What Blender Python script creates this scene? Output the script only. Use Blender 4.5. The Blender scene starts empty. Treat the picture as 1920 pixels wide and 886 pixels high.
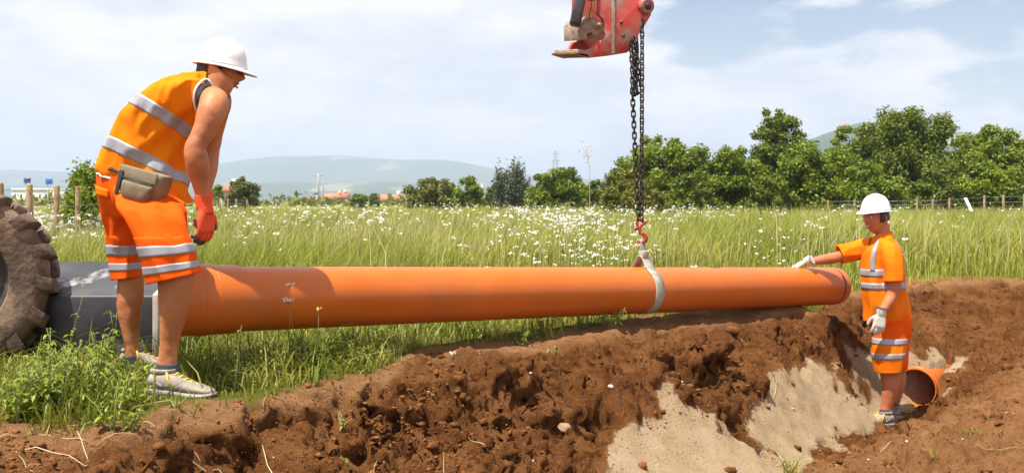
import bpy, bmesh, math, random
import numpy as np
from mathutils import Vector, Matrix, Quaternion, noise as mnoise

rng = np.random.default_rng(7)
random.seed(7)
R = math.radians
scene = bpy.context.scene
COL = scene.collection

# ------------------------------------------------------------------ camera
CAM_Z, FPX, HOR = 0.82, 1844.0, 378.0          # eye height, focal length in px of a 1920 wide frame, horizon row
cam_d = bpy.data.cameras.new('camera')
cam_d.sensor_width = 36.0
cam_d.lens = FPX / 1920.0 * 36.0
cam_d.shift_y = (HOR - 443.0) / 1920.0
cam_d.clip_start = 0.05
cam_d.clip_end = 30000
cam_d.dof.use_dof = True
cam_d.dof.focus_distance = 5.6
cam_d.dof.aperture_fstop = 9.0
cam = bpy.data.objects.new('camera', cam_d)
COL.objects.link(cam)
cam.location = (0, 0, CAM_Z)
cam.rotation_euler = (R(90), 0, 0)
scene.camera = cam

# ------------------------------------------------------------------ sun and sky
L = Vector((0.28, 0.24, -0.92)).normalized()   # direction the light travels
SUN_EL = math.asin(-L.z)
TO_SUN = -L
sun_d = bpy.data.lights.new('sun', 'SUN')
sun_d.energy = 5.0
sun_d.angle = R(0.6)
sun_d.color = (1.0, 0.94, 0.84)
sun = bpy.data.objects.new('sun', sun_d)
COL.objects.link(sun)
sun.rotation_euler = L.to_track_quat('-Z', 'Y').to_euler()

world = bpy.data.worlds.new('World')
scene.world = world
world.use_nodes = True
wn, wl = world.node_tree.nodes, world.node_tree.links
wn.clear()
w_out = wn.new('ShaderNodeOutputWorld')
sky = wn.new('ShaderNodeTexSky')
sky.sky_type = 'NISHITA'
sky.sun_disc = False
sky.sun_elevation = SUN_EL
sky.sun_rotation = math.atan2(TO_SUN.x, TO_SUN.y)
sky.air_density = 1.0
sky.dust_density = 0.6
bg_sky = wn.new('ShaderNodeBackground'); bg_sky.inputs['Strength'].default_value = 0.066
wl.new(sky.outputs[0], bg_sky.inputs['Color'])
CLOUD_A, CLOUD_B = (20.7, 14.2, 12.06), (21.6, 17.6, 8.8)
# clouds: noise laid out on a flat cloud deck (direction.xy / direction.z) so that they close up towards the horizon
tc = wn.new('ShaderNodeTexCoord')
sep = wn.new('ShaderNodeSeparateXYZ'); wl.new(tc.outputs['Generated'], sep.inputs[0])
def wmath(op, a, b=None, clamp=False):
    n = wn.new('ShaderNodeMath'); n.operation = op; n.use_clamp = clamp
    for i, v in enumerate((a, b)):
        if v is None: continue
        if isinstance(v, (int, float)): n.inputs[i].default_value = v
        else: wl.new(v, n.inputs[i])
    return n.outputs[0]
zc = wmath('ADD', wmath('MAXIMUM', sep.outputs['Z'], 0.0), 0.50)
cx = wmath('DIVIDE', sep.outputs['X'], zc); cy = wmath('DIVIDE', sep.outputs['Y'], zc)
comb = wn.new('ShaderNodeCombineXYZ'); wl.new(cx, comb.inputs[0]); wl.new(cy, comb.inputs[1])
zz = wmath('MULTIPLY', sep.outputs['Z'], 3.6); wl.new(zz, comb.inputs[2])
def wnoise(scale, detail, rough, off):
    mp = wn.new('ShaderNodeMapping'); mp.inputs['Location'].default_value = off
    wl.new(comb.outputs[0], mp.inputs[0])
    n = wn.new('ShaderNodeTexNoise'); n.inputs['Scale'].default_value = scale
    n.inputs['Detail'].default_value = detail; n.inputs['Roughness'].default_value = rough
    wl.new(mp.outputs[0], n.inputs['Vector'])
    return n.outputs['Fac']
big = wnoise(1.75, 9, 0.56, CLOUD_A)
cov = wn.new('ShaderNodeMapRange'); wl.new(big, cov.inputs[0]); cov.interpolation_type = 'SMOOTHSTEP'
cov.inputs[1].default_value = 0.40; cov.inputs[2].default_value = 0.49
# low air is milky: cover closes towards the horizon
low = wn.new('ShaderNodeMapRange'); wl.new(sep.outputs['Z'], low.inputs[0])
low.inputs[1].default_value = 0.22; low.inputs[2].default_value = 0.02
low.inputs[3].default_value = 0.0; low.inputs[4].default_value = 0.55
cover = wmath('MAXIMUM', wmath('MULTIPLY', cov.outputs[0], 0.97), low.outputs[0], True)
tone = wnoise(4.2, 9, 0.6, CLOUD_B)
ramp = wn.new('ShaderNodeValToRGB')
ramp.color_ramp.elements[0].position = 0.36; ramp.color_ramp.elements[0].color = (0.76, 0.79, 0.88, 1)
ramp.color_ramp.elements[1].position = 0.60; ramp.color_ramp.elements[1].color = (1.06, 1.03, 1.05, 1)
wl.new(tone, ramp.inputs[0])
bg_cl = wn.new('ShaderNodeBackground'); bg_cl.inputs['Strength'].default_value = 0.56
wl.new(ramp.outputs[0], bg_cl.inputs['Color'])
mixw = wn.new('ShaderNodeMixShader')
wl.new(cover, mixw.inputs[0]); wl.new(bg_sky.outputs[0], mixw.inputs[1]); wl.new(bg_cl.outputs[0], mixw.inputs[2])
wl.new(mixw.outputs[0], w_out.inputs['Surface'])

vs = scene.view_settings
vs.view_transform = 'Standard'; vs.look = 'None'; vs.exposure = 0.92; vs.gamma = 1.0
vs.use_curve_mapping = False
scene.cycles.use_denoising = True
scene.cycles.max_bounces = 6
scene.cycles.transparent_max_bounces = 6
scene.cycles.volume_bounces = 1
scene.cycles.caustics_reflective = False
scene.cycles.caustics_refractive = False

# ------------------------------------------------------------------ helpers
def W(px, py, Y):
    """photo pixel at distance Y -> a point of the place"""
    return Vector(((px - 960.0) * Y / FPX, Y, CAM_Z - (py - HOR) * Y / FPX))

def WG(px, py, z):
    Y = (CAM_Z - z) * FPX / (py - HOR)
    return Vector(((px - 960.0) * Y / FPX, Y, z))

def tag(o, label=None, cat=None, group=None, kind=None):
    if label: o['label'] = label
    if cat: o['category'] = cat
    if group: o['group'] = group
    if kind: o['kind'] = kind
    return o

def thing(name, loc, label, cat, group=None):
    o = bpy.data.objects.new(name, None)
    o.empty_display_size = 0.1
    COL.objects.link(o)
    o.location = loc
    return tag(o, label, cat, group)

def chain_loc(o):
    """translation of an object in the place (nothing that parents is ever turned)"""
    m = Matrix.Identity(4)
    while o is not None:
        m = o.matrix_parent_inverse @ Matrix.Translation(o.location) @ m if o.parent else Matrix.Translation(o.location) @ m
        o = o.parent
    return m.to_translation()

def link(name, me, mat=None, parent=None, smooth=False):
    """me is in world coordinates; parents are only ever translated Empties or meshes at their origin"""
    o = bpy.data.objects.new(name, me)
    COL.objects.link(o)
    if mat is not None and not me.materials: me.materials.append(mat)
    if smooth:
        me.polygons.foreach_set('use_smooth', np.ones(len(me.polygons), dtype=bool))
    if parent is not None:
        o.parent = parent
        o.matrix_parent_inverse = Matrix.Translation(-chain_loc(parent))
    return o

def npmesh(name, V, F):
    """V (n,3) array, F (m,k) array of equal-size faces, or a list of such arrays"""
    me = bpy.data.meshes.new(name)
    Fs = F if isinstance(F, list) else [F]
    Fs = [np.asarray(f, dtype=np.int32) for f in Fs if len(f)]
    V = np.asarray(V, dtype=np.float32)
    me.vertices.add(len(V)); me.vertices.foreach_set('co', V.ravel())
    tot = sum(f.size for f in Fs); n = sum(len(f) for f in Fs)
    me.loops.add(tot); me.polygons.add(n)
    me.loops.foreach_set('vertex_index', np.concatenate([f.ravel() for f in Fs]))
    sizes = np.concatenate([np.full(len(f), f.shape[1], dtype=np.int32) for f in Fs])
    starts = np.concatenate([[0], np.cumsum(sizes)[:-1]]).astype(np.int32)
    me.polygons.foreach_set('loop_start', starts)
    try: me.polygons.foreach_set('loop_total', sizes)
    except Exception: pass
    me.update(calc_edges=True)
    return me

class MB:
    """collects primitives into one mesh"""
    def __init__(s): s.V = []; s.F = {}; s.n = 0
    def add(s, V, F):
        V = np.asarray(V, dtype=float)
        for f in (F if isinstance(F, list) else [F]):
            f = np.asarray(f)
            if len(f): s.F.setdefault(f.shape[1], []).append(f + s.n)
        s.V.append(V); s.n += len(V)
    def box(s, c, size, rot=None, taper=1.0):
        h = np.array(size) / 2.0
        v = np.array([[-1,-1,-1],[1,-1,-1],[1,1,-1],[-1,1,-1],[-1,-1,1],[1,-1,1],[1,1,1],[-1,1,1]], float) * h
        v[4:, :2] *= taper
        if rot is not None: v = v @ np.array(rot.to_3x3() if hasattr(rot, 'to_3x3') else rot).T
        s.add(v + np.array(c), np.array([[0,3,2,1],[4,5,6,7],[0,1,5,4],[1,2,6,5],[2,3,7,6],[3,0,4,7]]))
    def prism(s, poly, a, b, origin=(0,0,0), ux=(1,0,0), uy=(0,0,1), un=(0,1,0)):
        """poly 2D outline (ccw seen against un), extruded from a to b along un"""
        o = np.array(origin); ux = np.array(ux); uy = np.array(uy); un = np.array(un)
        p = np.array([o + ux*x + uy*y for x, y in poly]); n = len(p)
        V = np.vstack([p + un*a, p + un*b])
        q = np.array([[i, (i+1) % n, (i+1) % n + n, i+n] for i in range(n)])
        s.add(V, [q]); base = s.n - 2*n
        s.F.setdefault(n, []).append(np.array([list(range(n))[::-1]]) + base)
        s.F.setdefault(n, []).append(np.array([list(range(n, 2*n))]) + base)
    def tube(s, pts, rad, seg=8, cap=True, closed=False):
        pts = [Vector(p) for p in pts]; n = len(pts)
        rad = [rad]*n if isinstance(rad, (int, float)) else rad
        t0 = (pts[1]-pts[0]).normalized()
        up = Vector((0,0,1)) if abs(t0.z) < 0.9 else Vector((1,0,0))
        u = t0.cross(up).normalized(); V = []
        for i in range(n):
            if closed: t = (pts[(i+1) % n]-pts[i-1]).normalized()
            else: t = (pts[min(i+1, n-1)]-pts[max(i-1, 0)]).normalized()
            u = (u - t*u.dot(t)).normalized(); w = t.cross(u)
            for k in range(seg):
                a = 2*math.pi*k/seg
                V.append(pts[i] + (u*math.cos(a)+w*math.sin(a))*rad[i])
        F = [[i*seg+k, i*seg+(k+1) % seg, ((i+1) % n)*seg+(k+1) % seg, ((i+1) % n)*seg+k]
             for i in range(n if closed else n-1) for k in range(seg)]
        fs = [np.array(F)]
        s.add(np.array([tuple(v) for v in V]), fs)
        if cap and not closed:
            b = s.n - n*seg
            s.F.setdefault(seg, []).append(np.array([list(range(seg))[::-1]]) + b)
            s.F.setdefault(seg, []).append(np.array([list(range((n-1)*seg, n*seg))]) + b)
    def disc_ring(s, c, axis, r0, r1, t, seg=32):
        """annulus of thickness t along axis"""
        ax = Vector(axis).normalized()
        up = Vector((0,0,1)) if abs(ax.z) < 0.9 else Vector((1,0,0))
        u = ax.cross(up).normalized(); w = ax.cross(u); c = Vector(c); V = []
        for (r, d) in ((r0,0),(r1,0),(r1,t),(r0,t)):
            for k in range(seg):
                a = 2*math.pi*k/seg
                V.append(tuple(c + (u*math.cos(a)+w*math.sin(a))*r + ax*d))
        F = [[j*seg+k, j*seg+(k+1) % seg, ((j+1) % 4)*seg+(k+1) % seg, ((j+1) % 4)*seg+k] for j in range(4) for k in range(seg)]
        s.add(np.array(V), np.array(F))
    def mesh(s, name='m'):
        return npmesh(name, np.vstack(s.V), [np.vstack(v) for v in s.F.values()])
    def build(s, name, mat, parent=None, smooth=False, bevel=0.0):
        o = link(name, s.mesh(name), mat, parent, smooth)
        if bevel:
            m = o.modifiers.new('bevel', 'BEVEL'); m.width = bevel; m.segments = 2; m.limit_method = 'ANGLE'
        return o

# numpy gradient noise in 3D
_perm = np.random.default_rng(3).permutation(256).astype(np.int64); _perm = np.concatenate([_perm, _perm, _perm])
_grad = np.random.default_rng(4).normal(size=(256, 3)); _grad /= np.linalg.norm(_grad, axis=1)[:, None]
def pnoise(p):
    p = np.asarray(p, dtype=float); i = np.floor(p).astype(np.int64); f = p - i; i &= 255
    u = f*f*f*(f*(f*6-15)+10); out = 0
    for dx in (0, 1):
        wx = u[:, 0] if dx else 1-u[:, 0]
        for dy in (0, 1):
            wy = u[:, 1] if dy else 1-u[:, 1]
            for dz in (0, 1):
                wz = u[:, 2] if dz else 1-u[:, 2]
                h = _perm[_perm[_perm[(i[:, 0]+dx) & 255] + ((i[:, 1]+dy) & 255)] + ((i[:, 2]+dz) & 255)]
                g = _grad[h]
                out = out + wx*wy*wz*(g[:, 0]*(f[:, 0]-dx)+g[:, 1]*(f[:, 1]-dy)+g[:, 2]*(f[:, 2]-dz))
    return out*1.6
def fbm(p, octs=4, gain=0.5):
    a, s, o = 1.0, 0, 0
    for k in range(octs):
        s = s + a*pnoise(p*(2.0**k)+17.3*k); o += a; a *= gain
    return s/o
def facets(p, cell, seed, tilt=.9):
    """broken clods: every Voronoi cell is a tilted flat facet of its own height"""
    u = np.asarray(p, float)/cell; c0 = np.floor(u).astype(np.int64); best = np.full(len(u), 1e9); out = np.zeros(len(u)); edge = np.full(len(u), 1e9)
    for dx in (-1, 0, 1):
        for dy in (-1, 0, 1):
            for dz in (-1, 0, 1):
                c = c0+np.array([dx, dy, dz]); ci = c & 255
                h = _perm[_perm[_perm[(ci[:, 0]+seed) & 255]+ci[:, 1]]+ci[:, 2]]
                j = _grad[h]*.45+.5; d = u-(c+j); r = (d*d).sum(1)
                t = _grad[(h*7+13) & 255]; val = t[:, 2]*.5+(d*t).sum(1)*tilt
                m = r < best; edge = np.where(m, best, np.minimum(edge, r)); out = np.where(m, val, out); best = np.where(m, r, best)
    crack = np.clip(1-(np.sqrt(edge)-np.sqrt(best))/.16, 0, 1)
    return out-crack**2*.45
def sstep(x, a, b):
    t = np.clip((x-a)/(b-a), 0, 1); return t*t*(3-2*t)

# ------------------------------------------------------------------ materials
def newmat(name):
    m = bpy.data.materials.new(name); m.use_nodes = True
    return m, m.node_tree.nodes, m.node_tree.links, m.node_tree.nodes['Principled BSDF']

def stuff_mat(name, c1, c2, scale=6.0, rough=0.6, bump=0.0, bscale=40.0, metal=0.0, detail=5.0, lo=0.35, hi=0.65,
              c3=None, s3=30.0, spec=None, coord='Object', rvar=0.0, lo3=0.55, hi3=0.68, sheen=0.0, trans=0.0, stretch=None):
    m, n, l, b = newmat(name)
    tcn = n.new('ShaderNodeTexCoord')
    src = tcn.outputs[coord]
    if stretch:
        mp = n.new('ShaderNodeMapping'); mp.inputs['Scale'].default_value = stretch
        l.new(src, mp.inputs[0]); src = mp.outputs[0]
    nz = n.new('ShaderNodeTexNoise'); nz.inputs['Scale'].default_value = scale; nz.inputs['Detail'].default_value = detail
    l.new(src, nz.inputs['Vector'])
    rp = n.new('ShaderNodeValToRGB')
    rp.color_ramp.elements[0].position = lo; rp.color_ramp.elements[0].color = (*c1, 1)
    rp.color_ramp.elements[1].position = hi; rp.color_ramp.elements[1].color = (*c2, 1)
    l.new(nz.outputs['Fac'], rp.inputs[0])
    colr = rp.outputs[0]
    if c3:
        n3 = n.new('ShaderNodeTexNoise'); n3.inputs['Scale'].default_value = s3; n3.inputs['Detail'].default_value = 6
        n3.inputs['Roughness'].default_value = 0.65
        l.new(src, n3.inputs['Vector'])
        mr = n.new('ShaderNodeMapRange'); mr.inputs[1].default_value = lo3; mr.inputs[2].default_value = hi3
        l.new(n3.outputs['Fac'], mr.inputs[0])
        mx = n.new('ShaderNodeMix'); mx.data_type = 'RGBA'
        l.new(mr.outputs[0], mx.inputs[0]); l.new(colr, mx.inputs[6]); mx.inputs[7].default_value = (*c3, 1)
        colr = mx.outputs[2]
    l.new(colr, b.inputs['Base Color'])
    b.inputs['Roughness'].default_value = rough; b.inputs['Metallic'].default_value = metal
    if spec is not None: b.inputs['Specular IOR Level'].default_value = spec
    if sheen: b.inputs['Sheen Weight'].default_value = sheen
    if rvar:
        mr2 = n.new('ShaderNodeMapRange'); mr2.inputs[3].default_value = rough-rvar; mr2.inputs[4].default_value = rough+rvar
        l.new(nz.outputs['Fac'], mr2.inputs[0]); l.new(mr2.outputs[0], b.inputs['Roughness'])
    if bump:
        nb = n.new('ShaderNodeTexNoise'); nb.inputs['Scale'].default_value = bscale; nb.inputs['Detail'].default_value = 5
        l.new(src, nb.inputs['Vector'])
        bp = n.new('ShaderNodeBump'); bp.inputs['Strength'].default_value = bump; bp.inputs['Distance'].default_value = 0.01
        l.new(nb.outputs['Fac'], bp.inputs['Height']); l.new(bp.outputs[0], b.inputs['Normal'])
    if trans:
        tr = n.new('ShaderNodeBsdfTranslucent'); l.new(colr, tr.inputs['Color'])
        ms = n.new('ShaderNodeMixShader'); ms.inputs[0].default_value = trans
        l.new(b.outputs[0], ms.inputs[1]); l.new(tr.outputs[0], ms.inputs[2])
        l.new(ms.outputs[0], n['Material Output'].inputs['Surface'])
    return m

def leaf_mat(name, dark, mid, light, rough=0.55, trans=0.35, wscale=0.6):
    """leaves: colour varies leaf by leaf (random per island) and in patches"""
    m, n, l, b = newmat(name)
    g = n.new('ShaderNodeNewGeometry')
    tcn = n.new('ShaderNodeTexCoord')
    nz = n.new('ShaderNodeTexNoise'); nz.inputs['Scale'].default_value = wscale; nz.inputs['Detail'].default_value = 3
    l.new(tcn.outputs['Object'], nz.inputs['Vector'])
    ad = n.new('ShaderNodeMath'); ad.operation = 'MULTIPLY_ADD'
    l.new(g.outputs['Random Per Island'], ad.inputs[0]); ad.inputs[1].default_value = 0.55
    sc = n.new('ShaderNodeMath'); sc.operation = 'MULTIPLY_ADD'
    l.new(nz.outputs['Fac'], sc.inputs[0]); sc.inputs[1].default_value = 1.3; sc.inputs[2].default_value = -0.42
    l.new(sc.outputs[0], ad.inputs[2])
    rp = n.new('ShaderNodeValToRGB')
    rp.color_ramp.elements[0].position = 0.05; rp.color_ramp.elements[0].color = (*dark, 1)
    rp.color_ramp.elements[1].position = 0.95; rp.color_ramp.elements[1].color = (*light, 1)
    e = rp.color_ramp.elements.new(0.5); e.color = (*mid, 1)
    l.new(ad.outputs[0], rp.inputs[0]); l.new(rp.outputs[0], b.inputs['Base Color'])
    b.inputs['Roughness'].default_value = rough; b.inputs['Specular IOR Level'].default_value = 0.3
    tr = n.new('ShaderNodeBsdfTranslucent'); l.new(rp.outputs[0], tr.inputs['Color'])
    ms = n.new('ShaderNodeMixShader'); ms.inputs[0].default_value = trans
    l.new(b.outputs[0], ms.inputs[1]); l.new(tr.outputs[0], ms.inputs[2])
    l.new(ms.outputs[0], n['Material Output'].inputs['Surface'])
    return m
# ================================================================== GROUND: one sheet with the trench cut into it
CP = []   # control points x, y, z
def cp(px, py, z=None, Y=None):
    if Y is None: v = WG(px, py, z)
    else: v = W(px, py, Y)
    CP.append(tuple(v))
# meadow level
for X, Y in ((-6,3),(-6,6),(-4,3),(-4,4.5),(-3,5),(-3,8),(-1,7),(-1,10),(1,9),(1,12),(2.2,9.6),(3,12),(5,12),(7,11.5),(-5,12),(8,13.5),(0,7),(-2,6),(-0.6,5.9),(-1.5,5.0),(1.4,7.6),(2.2,8.3)):
    CP.append((X, Y, 0.0))
# columns of the photograph, from far to near
for px, rows in {
    0:    [(700,.0),(780,-.02),(886,-.06)],
    150:  [(720,.0),(800,-.02),(886,-.08)],
    300:  [(740,.0),(800,-.03),(850,-.08),(886,-.13)],
    420:  [(730,.0),(775,-.02),(820,-.09),(886,-.18)],
    500:  [(720,.0),(755,-.02),(805,-.11),(886,-.22)],
}.items():
    for py, z in rows: cp(px, py, z)
for px, rows in {
    600:  [(700,4.69),(742,4.22),(762,4.16),(800,4.13),(842,4.0),(886,3.87)],
    700:  [(685,4.92),(735,4.40),(752,4.36),(800,4.33),(842,4.2),(886,4.02)],
    850:  [(655,5.46),(708,4.70),(728,4.66),(790,4.62),(840,4.5),(886,4.3)],
    1000: [(640,5.77),(664,5.45),(690,5.06),(708,5.0),(755,4.96),(800,4.88),(850,4.7),(886,4.55)],
    1150: [(622,6.2),(650,5.8),(672,5.45),(686,5.38),(730,5.34),(800,5.15),(850,4.95),(886,4.8)],
    1230: [(612,6.5),(640,6.05),(656,5.75),(690,5.65),(760,5.45),(830,5.2),(886,5.0)],
    1300: [(600,6.81),(625,6.3),(640,6.0),(668,5.9),(740,5.68),(800,5.45),(886,5.12)],
    1380: [(590,7.1),(612,6.6),(632,6.4),(680,6.15),(740,5.95),(800,5.75),(886,5.3)],
    1460: [(580,7.4),(600,7.0),(622,6.85),(680,6.6),(740,6.35),(800,6.1),(850,5.85),(886,5.55)],
    1550: [(575,7.75),(596,7.5),(625,7.35),(680,7.15),(740,6.95),(800,6.65),(828,6.42)],
    1640: [(530,9.75),(590,8.55),(640,8.3),(700,8.05),(750,7.85),(795,7.55)],
    1700: [(526,10.1),(590,8.9),(640,8.6),(690,8.45),(735,8.25),(760,7.95)],
    1780: [(525,10.3),(560,9.7),(600,9.15),(640,8.9),(668,8.8),(690,8.62)],
    1850: [(525,10.3),(570,9.6),(620,9.0),(660,8.6),(700,8.05)],
    1900: [(525,10.3),(570,9.5),(620,8.8),(660,8.25),(700,7.6),(760,6.85),(886,5.6)],
}.items():
    for k_, (py, Y) in enumerate(rows): cp(px, py+(12 if 1200 < px < 1600 and 0 < k_ < 4 else 0), Y=Y)
# near bank of the trench, lower right
for px, py, Y in ((1560,846,5.62),(1600,822,5.85),(1650,797,6.15),(1700,760,6.65),(1760,728,7.15),(1815,700,7.75),
                  (1540,880,5.32),(1600,870,5.45),(1700,800,6.15),(1700,870,5.55),(1800,770,6.6),(1800,870,5.6)):
    cp(px, py+12, Y=Y)
for X, Y, z in ((1.0,4.2,-.66),(2,4.6,-.70),(3,5,-.72),(4.5,6,-.70),(5.5,7,-.6),(6.2,8.5,-.45),(0,3.6,-.55),(1,3,-.68),(3,3,-.72),(-1,2.4,-.3),(-2.5,2.4,-.12),(0,2,-.6),
                (4.4,8.9,-.42),(5.2,9.6,-.2),(1.75,5.55,-.72),(1.45,5.2,-.70),(1.2,4.9,-.68)):
    CP.append((X, Y, z))
# trench floor behind the near bank
for px, Y, z in ((1560,5.95,-.80),(1600,6.15,-.84),(1650,6.5,-.90),(1650,6.9,-.93),(1700,7.0,-.90),(1680,7.4,-.93),(1760,7.5,-.86),(1720,7.8,-.92),(1640,7.6,-.92)):
    CP.append(((px-960)*Y/FPX, Y, z))
CP = np.array(CP)
_d = np.linalg.norm(CP[:, None, :2]-CP[None, :, :2], axis=2)
_A = _d + np.eye(len(CP))*(-0.012)
_P = np.hstack([np.ones((len(CP), 1)), CP[:, :2]])
_M = np.block([[_A, _P], [_P.T, np.zeros((3, 3))]])
_C = np.linalg.solve(_M, np.concatenate([CP[:, 2], np.zeros(3)]))
def base_z(x, y):
    x = np.asarray(x, float).ravel(); y = np.asarray(y, float).ravel(); out = np.empty(len(x))
    for s in range(0, len(x), 40000):
        xx, yy = x[s:s+40000], y[s:s+40000]
        d = np.sqrt((xx[:, None]-CP[None, :, 0])**2+(yy[:, None]-CP[None, :, 1])**2)
        out[s:s+40000] = d@_C[:len(CP)] + _C[-3] + _C[-2]*xx + _C[-1]*yy
    # the relief belongs to the works only: level meadow far off
    far = np.maximum(sstep(np.abs(x), 6.0, 9.0), sstep(y, 11.0, 13.0))
    far = np.maximum(far, sstep(-y, -1.2, 3.0))
    und = 0.10*np.sin(x*0.05+1)*np.sin(y*0.043) * sstep(np.hypot(x, y), 20, 60)
    return out*(1-far) + und

EDGE = np.array([(-9,3.8),(-2.0,3.80),(-1.59,3.55),(-1.38,3.76),(-1.18,3.98),(-.92,4.25),(-.66,4.68),(-.48,5.40),(.13,5.82),(.67,6.46),(1.08,6.87),(1.8,7.5),(2.28,7.8),(3.0,8.9),(4.24,10.3),(5.47,10.5),(9,10.8)])
def grass_in(x, y):
    """distance behind the torn edge of the turf (positive = turf)"""
    return y - np.interp(x, EDGE[:, 0], EDGE[:, 1])

SAND_POLY = [  # outlines of the pale sand as read off the photograph
    [(1240,735),(1262,712),(1285,760),(1330,795),(1380,822),(1425,842),(1470,870),(1490,900),(1120,900),(1150,830),(1160,800),(1200,785),(1250,790)],
    [(1478,690),(1520,680),(1560,700),(1600,740),(1630,770),(1650,745),(1630,715),(1590,680),(1565,650),(1605,640),(1640,665),(1700,668),(1760,660),(1800,672),(1815,690),(1775,715),(1765,735),(1690,770),(1640,800),(1600,826),(1540,850),(1500,880),(1440,840),(1395,800),(1420,745)],
]
def in_poly(px, py, poly):
    inside = np.zeros(len(px), bool); n = len(poly)
    for i in range(n):
        x1, y1 = poly[i]; x2, y2 = poly[(i+1) % n]
        c = ((y1 > py) != (y2 > py)) & (px < (x2-x1)*(py-y1)/(y2-y1+1e-9)+x1)
        inside ^= c
    return inside

def axis(fine0, fine1, steps, reach0, reach1, g=1.16):
    a = [fine0]
    while a[-1] < fine1: a.append(a[-1]+steps(a[-1]))
    d = steps(a[-1])
    while a[-1] < reach1: d *= g; a.append(a[-1]+d)
    b = [fine0]; d = steps(fine0)
    while b[-1] > reach0: d *= g; b.append(b[-1]-d)
    return np.array(b[::-1][:-1]+a)
gx = axis(-2.6, 5.4, lambda v: 0.0175, -7600, 7600)
gy = axis(3.05, 10.7, lambda v: 0.0112+0.0020*(v-3), -60, 7600)
GX, GY = np.meshgrid(gx, gy)
x0, y0 = GX.ravel(), GY.ravel()
near = (np.abs(x0) < 12) & (y0 > -4) & (y0 < 16)
P2 = np.stack([x0, y0, np.zeros_like(x0)], 1)
warp = np.zeros((len(x0), 2))
warp[near, 0] = 0.075*fbm(P2[near]*3.1+5, 3)+0.03*pnoise(P2[near]*9+2)
warp[near, 1] = 0.075*fbm(P2[near]*3.1+31, 3)+0.03*pnoise(P2[near]*9+8)
gin = grass_in(x0, y0) + np.where(near, 0.25*np.where(near, warp[:, 0]*14, 0), 0)
dist_w = 1-sstep(gin, -0.10, 0.35)             # bare earth weight
wz = np.zeros_like(x0)
z_flat = np.zeros_like(x0); z_flat[near] = base_z(x0[near], y0[near])
warp *= (1-.85*sstep(-z_flat, .22, .42))[:, None]
wz[near] = base_z(x0[near]+warp[near, 0]*1.5*(0.25+dist_w[near]), y0[near]+warp[near, 1]*1.5*(0.25+dist_w[near]))
fz = ~near
wz[fz] = base_z(x0[fz], y0[fz])
# hollows broken out of the bank
for px, py, Y, r, dp in ((620,790,4.2,.10,.10),(1085,705,5.12,.13,.13),(735,770,4.4,.09,.08),(890,760,4.72,.08,.09),(1000,740,5.0,.09,.10),(1190,668,5.5,.12,.09),(430,868,3.75,.11,.10),(345,862,3.55,.05,.09),(1275,670,5.85,.06,.10),
                         (1400,650,6.45,.14,.05),(1850,590,9.2,.18,.10),(1790,655,8.85,.10,.06),(960,800,4.8,.05,.07),(830,730,4.66,.07,.07)):
    c = W(px, py, Y)
    rr = np.hypot((x0-c.x)/1.25, y0-c.y)/r
    wz -= dp*np.exp(-rr**2*1.4)*(1+0.5*warp[:, 0]*18)
for px, py, Y, r, hgt in ((1330,650,6.0,.20,.05),(1000,700,5.0,.12,.03),(1190,700,5.35,.12,.04),(1850,540,9.9,.5,.05),(1420,700,6.2,.15,.04),(1250,690,5.6,.12,.05)):
    c = W(px, py, Y)
    wz += hgt*np.exp(-((x0-c.x)**2+(y0-c.y)**2)/r**2)
c = W(1500, 590, 7.35); wz -= .085*np.exp(-(((x0-c.x)*.75+(y0-c.y)*.66)**2/.85**2+((x0-c.x)*.66-(y0-c.y)*.75)**2/.38**2))
for X_, Y_, r_, z_ in ((W(1640,0,7.70).x,7.70,.30,-.905),(W(1672,0,7.88).x,7.88,.26,-.90),(W(1705,0,8.12).x,8.12,.24,-.90),(W(1716,0,8.22).x,8.22,.20,-.90)):
    k_ = np.exp(-(np.hypot(x0-X_, y0-Y_)/r_)**4); wz = np.where(wz > z_, wz*(1-k_)+z_*k_, wz)
Z = wz.reshape(GX.shape)
# masks
ppx = 960+FPX*x0/np.maximum(y0, .1); ppy = HOR+FPX*(CAM_Z-wz)/np.maximum(y0, .1)
wob = np.where(near, 1, 0)*warp[:, 0]
sand = np.zeros(len(x0))
jn = np.zeros((len(x0), 2))
jn[near, 0] = 46*fbm(P2[near]*3.3+61, 2)+26*fbm(P2[near]*13+5, 3); jn[near, 1] = 46*fbm(P2[near]*3.3+91, 2)+26*fbm(P2[near]*13+45, 3)
jx = ppx+jn[:, 0]; jy = ppy+jn[:, 1]
for pl in SAND_POLY: sand = np.maximum(sand, in_poly(jx, jy, pl).astype(float))
sand *= near & (y0 > 4.5) & (wz < -0.2)
# smooth the masks a little along the grid
def blur(a, k):
    a = a.reshape(GX.shape)
    for _ in range(k):
        a = (a+np.roll(a, 1, 0)+np.roll(a, -1, 0)+np.roll(a, 1, 1)+np.roll(a, -1, 1))/5
    return a.ravel()
sand_s = blur(sand, 6)
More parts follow.
